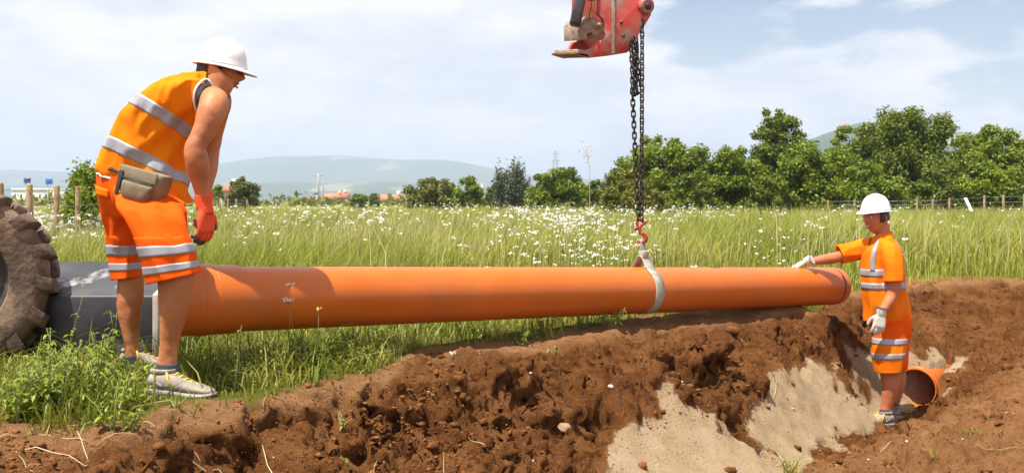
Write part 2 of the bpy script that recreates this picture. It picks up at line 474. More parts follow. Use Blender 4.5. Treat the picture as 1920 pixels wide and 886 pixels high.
# relief along the normal: clods, crumbs
dzy = np.gradient(Z, gy, axis=0).ravel(); dzx = np.gradient(Z, gx, axis=1).ravel()
nrm = np.stack([-dzx, -dzy, np.ones_like(dzx)], 1); nrm /= np.linalg.norm(nrm, axis=1)[:, None]
nrm[:, 2] *= 0.7
P3 = np.stack([x0, y0, wz], 1)
disp = np.zeros_like(x0)
q = P3[near]
bl = lambda s, o: np.abs(pnoise(q*s+o))
lump = fbm(q*2.2+3, 2)
patch = sstep(fbm(q*1.7+40, 2), -0.25, 0.25)
qw = q+np.stack([.02*pnoise(q*14+3), .02*pnoise(q*14+9), .02*pnoise(q*14+5)], 1)
soil_d = 0.035*lump + (0.070*(bl(5.5, 1)-.3) + 0.040*(bl(12, 7)-.3) + .062*facets(qw, .105, 5) + .045*facets(qw, .21, 21))*(0.36+.92*patch) + 0.028*facets(qw, .048, 9)*(.7+.5*patch) + 0.012*(bl(26, 3)-.3) + .022*(bl(50, 9)-.3)
sand_d = 0.02*fbm(q*3+9, 2) + 0.007*pnoise(q*11) + 0.005*(bl(34, 5)-.3)
foot_ = np.exp(-(np.hypot(q[:, 0]-W(1665,0,7.8).x, q[:, 1]-7.8)/.35)**4)
soil_d = soil_d*(1-foot_)
tread = sstep(grass_in(q[:, 0], q[:, 1]), -0.55, -0.15)*sstep(q[:, 2], -0.09, -0.02)   # trodden strip between turf and lip
soil_d = soil_d*(1-0.62*tread)
turf_d = 0.025*lump+0.012*pnoise(q*9)
dn = dist_w[near]; sn = sand_s[near]
disp[near] = turf_d*(1-dn)+dn*(soil_d*(1-sn)+sand_d*sn)
edge_fade = np.maximum(sstep(np.abs(x0-1.4), 4.0, 5.5), np.maximum(sstep(y0, 10.7, 12.2), sstep(-y0, -3.0, -2.2)))
P3 = P3+nrm*(disp*(1-edge_fade))[:, None]
# hollows broken into the face of the bank, with the crust left hanging over them
for px, py, Y, r, dp in ((612,778,4.15,.085,.13),(655,775,4.22,.05,.09),(1072,712,5.10,.085,.15),(1040,735,5.05,.06,.10),(735,772,4.36,.06,.09),(835,745,4.64,.05,.10),(905,735,4.78,.045,.10),(1000,748,4.97,.07,.12),(1125,700,5.30,.06,.10),(1190,690,5.50,.05,.09),(430,866,3.80,.08,.12),(345,862,3.55,.035,.08),(1265,690,5.70,.05,.11),(540,800,4.0,.05,.08),(940,800,4.75,.05,.08),(1420,648,6.55,.09,.12),(1490,640,6.95,.08,.10),(1380,660,6.3,.06,.08),(1340,700,5.95,.05,.08),(1840,585,9.25,.10,.10),(1905,640,8.5,.10,.08),(1790,668,8.75,.07,.08),(1130,790,5.15,.05,.07),(800,800,4.45,.05,.08),(1560,625,7.3,.07,.09)):
    c = np.array(W(px, py, Y)); dd = P3-c
    rr = np.sqrt((dd[:, 0]/1.15)**2+(dd[:, 1]/1.8)**2+(dd[:, 2])**2)/r
    k_ = np.where(rr < 2.2, np.exp(-rr**2*1.3)*dp*(1+.6*np.clip(warp[:, 0]*20, -1, 1)), 0)
    P3[:, 1] += k_; P3[:, 2] -= k_*.35
# the bore of the laid pipe is open
_la = W(1717, 727, 8.34); _ld = Vector((.60, .80, 0)).normalized()
_t = (P3[:, 0]-_la.x)*_ld.x+(P3[:, 1]-_la.y)*_ld.y; _s = np.abs((P3[:, 0]-_la.x)*_ld.y-(P3[:, 1]-_la.y)*_ld.x)
_in = (_t > -.02) & (_t < 2.4) & (_s < .15) & (P3[:, 2] < _la.z+.17)
P3[:, 2] = np.where(_in, np.minimum(P3[:, 2], _la.z-.19), P3[:, 2])
ny_, nx_ = GX.shape
idx = np.arange(ny_*nx_).reshape(ny_, nx_)
quads = np.stack([idx[:-1, :-1], idx[:-1, 1:], idx[1:, 1:], idx[1:, :-1]], -1).reshape(-1, 4)
g_me = npmesh('ground', P3, quads)
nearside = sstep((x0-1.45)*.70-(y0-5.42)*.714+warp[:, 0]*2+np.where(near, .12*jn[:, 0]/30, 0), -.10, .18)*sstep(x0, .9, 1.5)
for nm, arr in (('sand', sand_s), ('soil', dist_w), ('tread', None), ('dry', nearside)):  # last mask spares the near bank from the shade painted into the soil
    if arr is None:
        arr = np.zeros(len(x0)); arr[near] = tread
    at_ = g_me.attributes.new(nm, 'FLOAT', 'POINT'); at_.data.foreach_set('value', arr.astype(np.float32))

def ground_material():
    m, n, l, b = newmat('ground_earth')
    tcn = n.new('ShaderNodeTexCoord')
    def nz(scale, det=6, rough=.6):
        k = n.new('ShaderNodeTexNoise'); k.inputs['Scale'].default_value = scale; k.inputs['Detail'].default_value = det
        k.inputs['Roughness'].default_value = rough; l.new(tcn.outputs['Object'], k.inputs['Vector']); return k.outputs['Fac']
    def ramp(fac, *st):
        r = n.new('ShaderNodeValToRGB'); l.new(fac, r.inputs[0])
        r.color_ramp.elements[0].position = st[0][0]; r.color_ramp.elements[0].color = (*st[0][1], 1)
        r.color_ramp.elements[1].position = st[-1][0]; r.color_ramp.elements[1].color = (*st[-1][1], 1)
        for p, c in st[1:-1]: r.color_ramp.elements.new(p).color = (*c, 1)
        return r.outputs[0]
    def mix(f, a, c):
        x = n.new('ShaderNodeMix'); x.data_type = 'RGBA'; l.new(f, x.inputs[0])
        for s_, v in ((6, a), (7, c)):
            if isinstance(v, tuple): x.inputs[s_].default_value = (*v, 1)
            else: l.new(v, x.inputs[s_])
        return x.outputs[2]
    def attr(nm):
        a = n.new('ShaderNodeAttribute'); a.attribute_name = nm; return a.outputs['Fac']
    def mapr(v, a, c, o0=0., o1=1.):
        k = n.new('ShaderNodeMapRange'); l.new(v, k.inputs[0]); k.inputs[1].default_value = a; k.inputs[2].default_value = c
        k.inputs[3].default_value = o0; k.inputs[4].default_value = o1; return k.outputs[0]
    soil = ramp(nz(4.5), (.30, (.125, .045, .013)), (.5, (.235, .092, .028)), (.72, (.35, .155, .055)))  # bank soil darkened: the oblique light on its slope is put into the colour
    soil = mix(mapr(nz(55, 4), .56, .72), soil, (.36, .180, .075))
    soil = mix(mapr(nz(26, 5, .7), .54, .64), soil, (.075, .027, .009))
    soil = mix(attr('dry'), soil, ramp(nz(7), (.3, (.27, .115, .042)), (.5, (.38, .180, .070)), (.7, (.46, .235, .10))))  # near bank stays lighter, without the painted shade of the trench slope
    soil = mix(mapr(nz(26, 5, .7), .56, .66), soil, (.13, .048, .015))
    soil = mix(attr('tread'), soil, ramp(nz(16), (.3, (.33, .155, .060)), (.7, (.50, .270, .125))))
    sandc = ramp(nz(7), (.3, (.52, .355, .20)), (.5, (.61, .435, .26)), (.7, (.67, .51, .33)))
    sandc = mix(mapr(nz(60, 3), .62, .68), sandc, (.28, .14, .055))
    sm = n.new('ShaderNodeMath'); sm.operation = 'MULTIPLY_ADD'; l.new(nz(13, 8, .75), sm.inputs[0]); sm.inputs[1].default_value = 1.5
    sm.inputs[2].default_value = -.75
    sa = n.new('ShaderNodeMath'); sa.operation = 'ADD'; l.new(attr('sand'), sa.inputs[0]); l.new(sm.outputs[0], sa.inputs[1])
    earth = mix(mapr(sa.outputs[0], .40, .62), soil, sandc)
    turf = ramp(nz(1.6), (.3, (.10, .11, .014)), (.55, (.17, .18, .024)), (.75, (.26, .22, .06)))
    far = ramp(nz(.02, 8), (.35, (.14, .17, .02)), (.5, (.22, .24, .035)), (.65, (.33, .30, .07)))
    g = n.new('ShaderNodeSeparateXYZ'); l.new(tcn.outputs['Object'], g.inputs[0])
    turf = mix(mapr(g.outputs['Y'], 40, 120), turf, far)
    so = n.new('ShaderNodeMath'); so.operation = 'ADD'; l.new(attr('soil'), so.inputs[0]); l.new(sm.outputs[0], so.inputs[1])
    colr = mix(mapr(so.outputs[0], .35, .6), turf, earth)
    l.new(colr, b.inputs['Base Color'])
    b.inputs['Roughness'].default_value = .95; b.inputs['Specular IOR Level'].default_value = .08
    bp = n.new('ShaderNodeBump'); bp.inputs['Strength'].default_value = 1.0; bp.inputs['Distance'].default_value = .03
    ad = n.new('ShaderNodeMath'); ad.operation = 'ADD'; l.new(nz(75, 6, .7), ad.inputs[0]); l.new(nz(210, 3), ad.inputs[1])
    l.new(ad.outputs[0], bp.inputs['Height']); l.new(bp.outputs[0], b.inputs['Normal'])
    return m
M_ground = ground_material()
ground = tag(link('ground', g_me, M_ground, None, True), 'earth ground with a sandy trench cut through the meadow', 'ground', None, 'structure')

# height lookup on the finished sheet
PZ = P3[:, 2].reshape(GX.shape)
def gz(x, y):
    x = np.asarray(x, float); y = np.asarray(y, float)
    i = np.clip(np.searchsorted(gx, x)-1, 0, len(gx)-2); j = np.clip(np.searchsorted(gy, y)-1, 0, len(gy)-2)
    u = (x-gx[i])/(gx[i+1]-gx[i]); v = (y-gy[j])/(gy[j+1]-gy[j])
    return PZ[j, i]*(1-u)*(1-v)+PZ[j, i+1]*u*(1-v)+PZ[j+1, i]*(1-u)*v+PZ[j+1, i+1]*u*v
def gz1(x, y): return float(gz(np.array([x]), np.array([y]))[0])
SAND = sand_s.reshape(GX.shape)
def sand_at(x, y):
    i = np.clip(np.searchsorted(gx, x)-1, 0, len(gx)-2); j = np.clip(np.searchsorted(gy, y)-1, 0, len(gy)-2)
    return SAND[j, i]
# ================================================================== PIPES, LIFTING GEAR, MACHINE
M_pipe = stuff_mat('orange_pvc', (.53,.118,.010), (.58,.142,.016), 2.2, .38, .03, 60, c3=(.46,.135,.030), s3=4.0, lo3=.50, hi3=.74, rvar=.06, spec=.38, stretch=(1,1,1))
M_pipe_in = stuff_mat('pipe_bore', (.46,.10,.014), (.54,.125,.02), 3, .55)
M_ring = stuff_mat('dark_rubber_ring', (.10,.035,.03), (.16,.06,.05), 20, .6)
M_web = stuff_mat('sling_webbing', (.34,.31,.25), (.46,.43,.36), 30, .85, .5, 180, c3=(.26,.21,.15), s3=12)
M_chain = stuff_mat('chain_steel', (.028,.025,.022), (.075,.062,.052), 60, .5, metal=.7, c3=(.12,.065,.035), s3=90)
M_redpaint = stuff_mat('worn_red_paint', (.42,.040,.030), (.53,.075,.055), 7, .45, .12, 60, c3=(.30,.19,.14), s3=8, lo3=.47, hi3=.62, rvar=.1)
M_hookred = stuff_mat('hook_red', (.30,.028,.02), (.40,.05,.035), 30, .45, c3=(.12,.08,.06), s3=60)
M_bare = stuff_mat('scraped_steel', (.30,.19,.13), (.46,.34,.25), 14, .5, .2, 60, metal=.25, c3=(.14,.075,.045), s3=20)
M_darksteel = stuff_mat('dark_steel', (.045,.04,.042), (.085,.075,.075), 9, .5, .1, 50, metal=.3, c3=(.16,.11,.08), s3=14)
M_chrome = stuff_mat('ram_rod', (.72,.72,.74), (.8,.8,.8), 5, .16, metal=1.0)
M_underside = stuff_mat('muddy_plate', (.17,.115,.055), (.27,.19,.10), 12, .75, .3, 50)
M_tyre = stuff_mat('muddy_rubber', (.085,.055,.038), (.165,.110,.075), 6, .92, .6, 40, c3=(.26,.175,.115), s3=7, lo3=.48, hi3=.64)
M_blade = stuff_mat('blade_steel', (.036,.034,.040), (.075,.071,.078), 4, .5, .15, 30, metal=.45, c3=(.36,.34,.33), s3=3.5, lo3=.58, hi3=.66, rvar=.12)
M_palesteel = stuff_mat('pale_dusty_steel', (.38,.31,.25), (.52,.45,.38), 8, .7, .2, 40)

PA, PB, PR = W(326, 563, 4.486), W(1566, 535.5, 8.19), 0.154
AX = (PB-PA).normalized()
PN = Vector((AX.y, -AX.x, 0)).normalized()          # towards the camera
PU = PN.cross(AX); PU = PU if PU.z > 0 else -PU
PLEN = (PB-PA).length
def lathe_pipe(A, ax, n, u, prof, seg=72):
    """closed profile of (distance along, radius)"""
    V = []
    for t, r in prof:
        for k in range(seg):
            a = 2*math.pi*k/seg
            V.append(tuple(A+ax*t+(n*math.cos(a)+u*math.sin(a))*r))
    m = len(prof)
    F = [[i*seg+k, i*seg+(k+1) % seg, ((i+1) % m)*seg+(k+1) % seg, ((i+1) % m)*seg+k] for i in range(m) for k in range(seg)]
    return npmesh('pipe', np.array(V), np.array(F))
pipe = thing('drain_pipe', PA.lerp(PB, .5), 'long orange plastic drain pipe hanging in the white sling above the trench', 'pipe')
w_ = .009; S = .30
prof = [(0, PR+.009), (S*.30, PR+.009), (S*.34, PR+.012), (S*.48, PR+.012), (S*.52, PR+.009), (S*.95, PR+.008), (S*1.08, PR),
        (PLEN*.3, PR-.0005), (PLEN*.6, PR), (PLEN-.06, PR), (PLEN-.012, PR-.003), (PLEN, PR-.006), (PLEN, PR-w_), (S*1.1, PR-w_), (S, PR+.003), (.0, PR+.004)]
me = lathe_pipe(PA, AX, PN, PU, prof)
body = link('pipe_barrel', me, M_pipe, pipe, True)
me.polygons.foreach_set('use_smooth', np.ones(len(me.polygons), bool))
em = body.modifiers.new('edge', 'EDGE_SPLIT'); em.split_angle = R(40)
b = MB(); b.disc_ring(PA+AX*(PLEN-.105), AX, PR-.004, PR+.0012, .02, 64); b.build('end_ring', M_ring, pipe, True)
for t in (.30*S, .53*S):
    b = MB(); b.disc_ring(PA+AX*t, AX, PR+.002, PR+.0098, .004, 64); b.build('socket_bead', M_pipe, pipe, True)

# laid pipe in the trench
LA = W(1717, 727, 8.34); LD = Vector((.60, .80, -.02)).normalized()
LN = Vector((LD.y, -LD.x, 0)).normalized(); LU = LN.cross(LD); LU = LU if LU.z > 0 else -LU
laid = thing('drain_pipe', LA, 'open orange pipe end half buried in sand behind the worker in the trench', 'pipe')
o = link('pipe_barrel', lathe_pipe(LA, LD, LN, LU, [(0, PR+.012), (.16, PR+.012), (.2, PR), (2.6, PR), (2.6, PR-.01), (.2, PR-.01), (.16, PR+.003), (0, PR+.003)]), M_pipe, laid, True)
o.modifiers.new('edge', 'EDGE_SPLIT').split_angle = R(40)
b = MB(); b.disc_ring(LA+LD*.055, LD, PR+.004, PR+.019, .03, 48); b.build('socket_bead', M_pipe, laid, True)

# sling
SLX = 1206.0
ts = None
best = 9
for i in range(2000):
    t = PLEN*i/2000; p = PA+AX*t+PU*PR
    px = 960+FPX*p.x/p.y
    if abs(px-SLX) < best: best = abs(px-SLX); ts = t
SC = PA+AX*ts                                  # axis point under the hook
KNOT = SC+PU*(PR+.075)
sl = thing('webbing_sling', SC, 'worn white webbing sling looped round the hanging orange pipe', 'sling')
def strap(pts, nors, width_dir, w, t, name, parent):
    V = []; F = []
    for p, nn in zip(pts, nors):
        for a, d in ((-1, 0), (1, 0), (1, 1), (-1, 1)):
            V.append(tuple(p+width_dir*(a*w/2)+nn*(d*t)))
    n = len(pts)
    for i in range(n-1):
        for k in range(4): F.append([i*4+k, i*4+(k+1) % 4, (i+1)*4+(k+1) % 4, (i+1)*4+k])
    F += [[3, 2, 1, 0], [4*n-4, 4*n-3, 4*n-2, 4*n-1]]
    me = npmesh(name, np.array(V), np.array(F)); return link(name, me, M_web, parent)
pts, nor = [], []
a0, a1 = R(62), R(62-360+56)                   # from above-front round the bottom to above-back
for i in range(61):
    a = a0+(a1-a0)*i/60
    nn = PN*math.cos(a)+PU*math.sin(a)
    pts.append(SC+nn*(PR+.0015)); nor.append(nn)
f0 = [(KNOT+AX*.004+PN*.004).lerp(pts[0], i/8) for i in range(8)]
f1 = [pts[-1].lerp(KNOT-AX*.004-PN*.004, (i+1)/8) for i in range(8)]
strap(f0+pts+f1, [nor[0]]*8+nor+[nor[-1]]*8, AX, .085, .004, 'loop_strap', sl)
HOOKP = W(1203, 448, KNOT.y)
strap([KNOT.lerp(HOOKP, i/6) for i in range(7)], [PN]*7, AX, .045, .010, 'eye_strap', sl)
b = MB(); b.box(KNOT+Vector((0,0,.012)), (.052, .05, .05), Matrix.Rotation(math.atan2(AX.y, AX.x), 3, 'Z')); b.build('stitched_sleeve', M_web, sl, bevel=.008)

# hook
YH = KNOT.y
hk = thing('lifting_hook', HOOKP, 'red steel lifting hook between the chain and the white sling', 'hook')
b = MB()
arc = []
for i in range(19):
    a = R(110)-R(265)*i/18
    arc.append(HOOKP+Vector((math.cos(a)*.027, 0, math.sin(a)*.030+.008)))
arc = [W(1200, 420, YH), W(1199, 428, YH)]+arc
b.tube(arc, [.011, .012]+[.010+.007*math.sin(math.pi*i/18) for i in range(18)]+[.005], 12)
b.build('hook_body', M_hookred, hk, True)
b = MB(); b.tube([W(1197, 430, YH), W(1206, 441, YH), W(1211, 450, YH)], .006, 8); b.build('safety_latch', M_chrome, hk, True)
b = MB(); c = W(1200, 417, YH)
b.tube([c+Vector((math.cos(2*math.pi*i/14)*.022, 0, math.sin(2*math.pi*i/14)*.026)) for i in range(14)], .0095, 8, closed=True); b.build('hook_eye', M_hookred, hk, True)
b = MB(); b.tube([W(1190, 431, YH), W(1212, 415, YH)], .010, 10); b.build('clevis_pin', M_hookred, hk, True)

# chain
def link_mesh():
    b = MB(); pts = []; hw, hl = .0125, .0135
    for i in range(8): a = math.pi*i/7; pts.append((math.cos(a)*hw, 0, hl+math.sin(a)*hw))
    for i in range(8): a = math.pi+math.pi*i/7; pts.append((math.cos(a)*hw, 0, -hl+math.sin(a)*hw))
    b.tube(pts, .0052, 6, closed=True); return b.mesh('chain_link')
LM = link_mesh(); LM.materials.append(M_chain); LM.polygons.foreach_set('use_smooth', np.ones(len(LM.polygons), bool))
ch = thing('lifting_chain', W(1195, 410, YH), 'black steel lifting chain hanging from the red coupler to the hook', 'chain')
def strand(p0, p1, pitch=.0355, sag=0.0):
    p0, p1 = Vector(p0), Vector(p1); d = p1-p0; n = max(2, int(d.length/pitch)); q = d.to_track_quat('Z', 'Y')
    for i in range(n):
        o = bpy.data.objects.new('chain_link', LM); COL.objects.link(o)
        pos = p0+d*((i+.5)/n)+Vector((sag*math.sin(math.pi*(i+.5)/n), 0, 0))
        tw = R(90)*(i % 2)+R(35)+random.uniform(-.15, .15)
        o.matrix_local = Matrix.Translation(pos-Vector(ch.location)) @ q.to_matrix().to_4x4() @ Matrix.Rotation(tw, 4, 'Z')
        o.parent = ch
strand(W(1186, 178, 6.60), W(1197, 412, YH))
strand(W(1204, 40, 6.64), W(1203, 412, YH))
for (xa, ya, xb, yb, Y) in ((1182, 76, 1186, 176, 6.57), (1188, 70, 1190, 174, 6.60), (1194, 72, 1193, 176, 6.66), (1191, 60, 1196, 160, 6.70)):
    strand(W(xa, ya, Y), W(xb, yb, Y), sag=random.uniform(-.006, .006))
b = MB(); b.tube([W(1183, 172, 6.6), W(1190, 179, 6.62), W(1198, 174, 6.64)], .011, 8); b.build('shortening_clutch', M_chain, ch, True)

# red quick coupler on the end of the excavator arm
YC = 6.64
ar = thing('excavator_boom', W(1150, 0, 6.6), 'worn red excavator boom end with quick coupler above the pipe', 'excavator boom')
WV = Vector((-.145, .26, .035))                # from near cheek plate to far cheek plate
outline = [(1122,-40),(1120,26),(1131,36),(1136,50),(1135,66),(1130,75),(1119,77),(1113,89),(1100,95),(1080,99),(1083,103),(1104,109),(1140,105),(1176,99),(1187,90),(1199,63),(1210,47),(1221,29),(1223,8),(1219,-16),(1206,-30)]
op = [W(x, y, YC) for x, y in outline]
def cheek(off, th, name):
    V = np.array([tuple(p+off) for p in op]+[tuple(p+off+WV.normalized()*th) for p in op]); n = len(op)
    me = npmesh(name, V, [np.array([[i, (i+1) % n, (i+1) % n+n, i+n] for i in range(n)]), np.array([list(range(n))[::-1], list(range(n, 2*n))])])
    o = link(name, me, M_redpaint, ar); m = o.modifiers.new('bevel', 'BEVEL'); m.width = .004; m.segments = 2; m.limit_method = 'ANGLE'
    return o
cheek(Vector(), .03, 'cheek_plate'); cheek(WV, .03, 'cheek_plate')
def quadplate(p, th, nrm, name, mat, bev=.004):
    nrm = Vector(nrm).normalized(); n = len(p)
    V = np.array([tuple(v) for v in p]+[tuple(v+nrm*th) for v in p])
    me = npmesh(name, V, [np.array([[i, (i+1) % n, (i+1) % n+n, i+n] for i in range(n)]), np.array([list(range(n))[::-1], list(range(n, 2*n))])])
    o = link(name, me, mat, ar); m = o.modifiers.new('bevel', 'BEVEL'); m.width = bev; m.segments = 2; m.limit_method = 'ANGLE'; return o
a, c = W(1083, 102, YC), W(1104, 108.5, YC); d = W(1175, 98.5, YC)
e_ = WV*.97
quadplate([a+Vector((-.01,0,.0)), c, c+e_, a+e_+Vector((-.01,0,0))], .022, (0, 0, 1), 'base_plate', M_underside)
quadplate([c+WV*.1, d+WV*.1, d+e_, c+e_], .02, (0, 0, 1), 'base_plate', M_underside)
# front jaw lip and locking block
j0 = W(1098, 97, YC)
b = MB(); q = (WV).to_track_quat('Y', 'Z').to_matrix()
b.box(W(1090, 97, YC)+WV*.5, (.055, .31, .03), q); b.build('jaw_lip', M_bare, ar, bevel=.006)
b = MB(); mid = W(1112, 52, YC)+WV*.5
poly = [(1098,42),(1112,30),(1126,34),(1133,50),(1131,66),(1120,71),(1117,60),(1107,64),(1108,73),(1095,76),(1094,50)]
pp = [W(x, y, YC) for x, y in poly]
quadplate([p+WV*.14 for p in pp], WV.length*.72, WV, 'locking_jaw', M_bare, .006)
b = MB(); b.tube([W(1122, 48, YC)-WV*.08, W(1122, 48, YC)+WV*1.15], .022, 14); b.build('lock_pin', M_bare, ar, True)
# pin boss
pc = W(1207, 12, YC)
b = MB(); b.disc_ring(pc-WV*.16, WV, .022, .052, .05, 32); b.build('pin_boss', M_redpaint, ar, True)
b = MB(); b.tube([pc-WV*.18, pc+WV*1.2], .026, 20); b.build('pivot_pin', M_darksteel, ar, True)
for x, y in ((1166, 42), (1170, 67)):
    b = MB(); b.tube([W(x, y, YC)-WV*.012, W(x, y, YC)+WV*.02], .013, 14); b.build('bolt', M_darksteel, ar, True)
b = MB(); b.box(W(1150, 33, YC)-Vector((0, .003, 0)), (.026, .012, .50)); b.build('wear_strip', M_bare, ar, bevel=.003)
# dipper stick and linkage rising out of the picture
b = MB(); q = Matrix.Rotation(R(-9), 3, 'Y')
s0 = pc+WV*.5
b.box(s0+Vector((-.09, .0, .62)), (.20, .16, 1.3), Matrix.Rotation(math.atan2(WV.x, WV.y)*-1, 3, 'Z') @ q, 1.25); b.build('dipper_stick', M_redpaint, ar, bevel=.02)
b = MB()
b.box(W(1086, 8, 6.62), (.075, .11, .30), Matrix.Rotation(R(12), 3, 'Y')); b.build('bucket_link', M_darksteel, ar, bevel=.018)
b = MB(); b.tube([W(1107, 34, 6.6), W(1115, -20, 6.62), W(1150, -250, 6.7)], .012, 14); b.build('ram_rod', M_chrome, ar, True)
b = MB(); b.tube([W(1118, -60, 6.63), W(1150, -260, 6.7)], .04, 18); b.build('ram_cylinder', M_redpaint, ar, True)
b = MB(); b.box(W(1109, -2, 6.6), (.05, .05, .03), Matrix.Rotation(R(12), 3, 'Y')); b.build('rod_collar', M_bare, ar, bevel=.006)

# wheel and steel blade of the machine at the left
WC = W(-88, 526, 4.95); RW = .455
wa = Vector((.36, -.93, 0)).normalized(); wu = Vector((0, 0, 1)); ws = wa.cross(wu)
mc = thing('excavator', Vector((WC.x, WC.y, 0)), 'wheeled digger at left edge with muddy tyre and dark steel blade', 'excavator')
wheel = thing('wheel', WC, None, None); wheel.parent = mc; wheel.location = WC-Vector(mc.location)
def wheel_lathe(prof, seg, name, mat):
    V = []
    for t, r in prof:
        for k in range(seg):
            a = 2*math.pi*k/seg; V.append(tuple(WC+wa*t+(wu*math.cos(a)+ws*math.sin(a))*r))
    m = len(prof)
    F = [[i*seg+k, i*seg+(k+1) % seg, ((i+1) % m)*seg+(k+1) % seg, ((i+1) % m)*seg+k] for i in range(m) for k in range(seg)]
    o = bpy.data.objects.new(name, npmesh(name, np.array(V), np.array(F))); COL.objects.link(o); o.data.materials.append(mat)
    o.data.polygons.foreach_set('use_smooth', np.ones(len(o.data.polygons), bool))
    o.parent = wheel; o.matrix_parent_inverse = Matrix.Translation(-WC)
    o.modifiers.new('edge', 'EDGE_SPLIT').split_angle = R(45)
    return o
hw = .125
wheel_lathe([(.075, .24), (.11, .255), (hw, .31), (hw+.004, .36), (hw-.005, .405), (hw-.03, .424), (0, .430), (-hw+.03, .424), (-hw+.005, .405), (-hw-.004, .36), (-hw, .31), (-.11, .255), (-.075, .24)], 64, 'tyre', M_tyre)
wheel_lathe([(.06, .05), (.05, .14), (.03, .19), (.085, .235), (.095, .25), (-.095, .25), (-.085, .235), (-.05, .19), (-.05, .05)], 40, 'rim', M_darksteel)
# a lug runs from the shoulder over the tread
def lug_mesh():
    V = []
    secs = [(hw+.012, .372, .388, .024), (hw+.010, .395, .438, .027), (hw-.022, .41, .460, .030), (.02, .42, .463, .028), (-.03, .42, .460, .026)]
    F = []
    for i, (t, r0, r1, w) in enumerate(secs):
        sh = -.05*i/4*1.2
        for r, wd in ((r0, w*1.2), (r1, w)):
            for sgn in (-1, 1):
                V.append((sgn*wd+sh, t, r))
    n = len(secs)
    for i in range(n-1):
        a, c = i*4, i*4+4
        for (p, q_) in ((0, 1), (1, 3), (3, 2), (2, 0)): F.append([a+p, a+q_, c+q_, c+p])
    F += [[0, 2, 3, 1], [4*n-4, 4*n-3, 4*n-1, 4*n-2]]
    return npmesh('lug', np.array(V), np.array(F))
LG = lug_mesh(); LG.materials.append(M_tyre)
LG2 = LG.copy(); 
v = np.empty(len(LG2.vertices)*3); LG2.vertices.foreach_get('co', v); v = v.reshape(-1, 3); v[:, 1] *= -1; LG2.vertices.foreach_set('co', v.ravel()); LG2.flip_normals()
base = Matrix((( *ws, ), ( *wa, ), ( *wu, ))).transposed()     # local x=ws, y=wa, z=wu
NL = 16
for k in range(NL):
    for mesh_, ph in ((LG, 0), (LG2, .5)):
        o = bpy.data.objects.new('lug', mesh_); COL.objects.link(o); o.parent = wheel
        o.matrix_local = base.to_4x4() @ Matrix.Rotation(2*math.pi*(k+ph)/NL, 4, 'Y')
        m = o.modifiers.new('bevel', 'BEVEL'); m.width = .004; m.segments = 2
wheel.scale = (1.05, 1.05, 1.05)
# blade: bent steel plate with a pale end cheek
bl0, bl1 = W(70, 555, 5.08), W(286, 555, 5.02)
b = MB()
d = (bl1-bl0).normalized(); back = Vector((-d.y, d.x, 0)); A0 = bl0-d*.55
prof = [(0, .0), (.42, .155), (.44, .14), (.02, -.035), (.02, -.30), (0, -.30)]
n = len(prof); V = []
for base_p in (A0, bl1):
    for t, z in prof: V.append(tuple(base_p+back*t+Vector((0, 0, z))))
F = [np.array([[i, i+n, (i+1) % n+n, (i+1) % n] for i in range(n)]), np.array([list(range(n)), list(range(n, 2*n))[::-1]])]
b.add(np.array(V), F); b.build('blade', M_blade, mc, bevel=.006)
b = MB(); b.prism([(-.01, .01), (-.01, -.33), (.16, -.33), (.43, .10), (.43, .17)][::-1], 0, .035, bl1+d*.002, back, (0, 0, 1), d); b.build('end_cheek', M_palesteel, mc, bevel=.006)
b = MB(); b.box(A0.lerp(bl1, .5)+back*.25+Vector((0, 0, -.18)), (.9, .12, .14), Matrix.Rotation(math.atan2(d.y, d.x), 3, 'Z')); b.build('push_beam', M_darksteel, mc, bevel=.01)
b = MB(); b.tube([WC-wa*.06, WC-wa*.9], .09, 16); b.build('axle', M_darksteel, mc, True)
# ================================================================== PEOPLE
M_skin = stuff_mat('tanned_skin', (.38,.135,.048), (.54,.22,.085), 7, .55, .15, 90, c3=(.54,.20,.10), s3=6, lo3=.5, hi3=.75, spec=.35)
M_skin2 = stuff_mat('ruddy_skin', (.46,.15,.06), (.53,.19,.08), 9, .5, .06, 120, c3=(.48,.14,.09), s3=6, lo3=.5, hi3=.75, spec=.4)
def cloth(name, c1, c2, **k): return stuff_mat(name, c1, c2, 7, .85, .35, 260, spec=.12, trans=.12, **k)
M_vest = cloth('hi_vis_orange', (.95,.225,.004), (.98,.28,.006))
M_short = cloth('hi_vis_red_orange', (.93,.105,.003), (.97,.135,.005))
M_shirt = cloth('hi_vis_shirt_orange', (.95,.19,.004), (.98,.24,.006))
M_refl = stuff_mat('reflective_tape', (.31,.31,.34), (.40,.40,.43), 9, .5, .12, 200, metal=.2)
M_white = stuff_mat('white_piping', (.75,.73,.70), (.8,.8,.78), 20, .7)
M_dark = stuff_mat('charcoal_cotton', (.045,.042,.05), (.075,.07,.082), 14, .9, .4, 200)
M_helmet = stuff_mat('white_helmet_shell', (.78,.78,.77), (.82,.82,.81), 3, .28, spec=.5, c3=(.70,.69,.66), s3=9, lo3=.6, hi3=.8)
M_hair = stuff_mat('dark_hair', (.018,.012,.010), (.045,.028,.02), 40, .55, .6, 150)
M_pack = stuff_mat('khaki_canvas', (.165,.130,.078), (.235,.195,.122), 9, .9, .45, 220, c3=(.12,.095,.055), s3=5)
M_black = stuff_mat('black_webbing', (.02,.02,.022), (.04,.04,.042), 30, .8)
M_glove_o = stuff_mat('orange_knit_glove', (.80,.075,.015), (.88,.11,.025), 20, .85, .5, 200)
M_glove_g = stuff_mat('grey_dipped_rubber', (.07,.07,.078), (.14,.14,.15), 12, .6, .4, 120)
M_glove_w = stuff_mat('pale_leather_glove', (.50,.46,.40), (.64,.60,.54), 16, .8, .4, 90, c3=(.32,.28,.23), s3=14)
M_sock = stuff_mat('grey_sock', (.05,.052,.06), (.09,.092,.105), 50, .95, .5, 200)
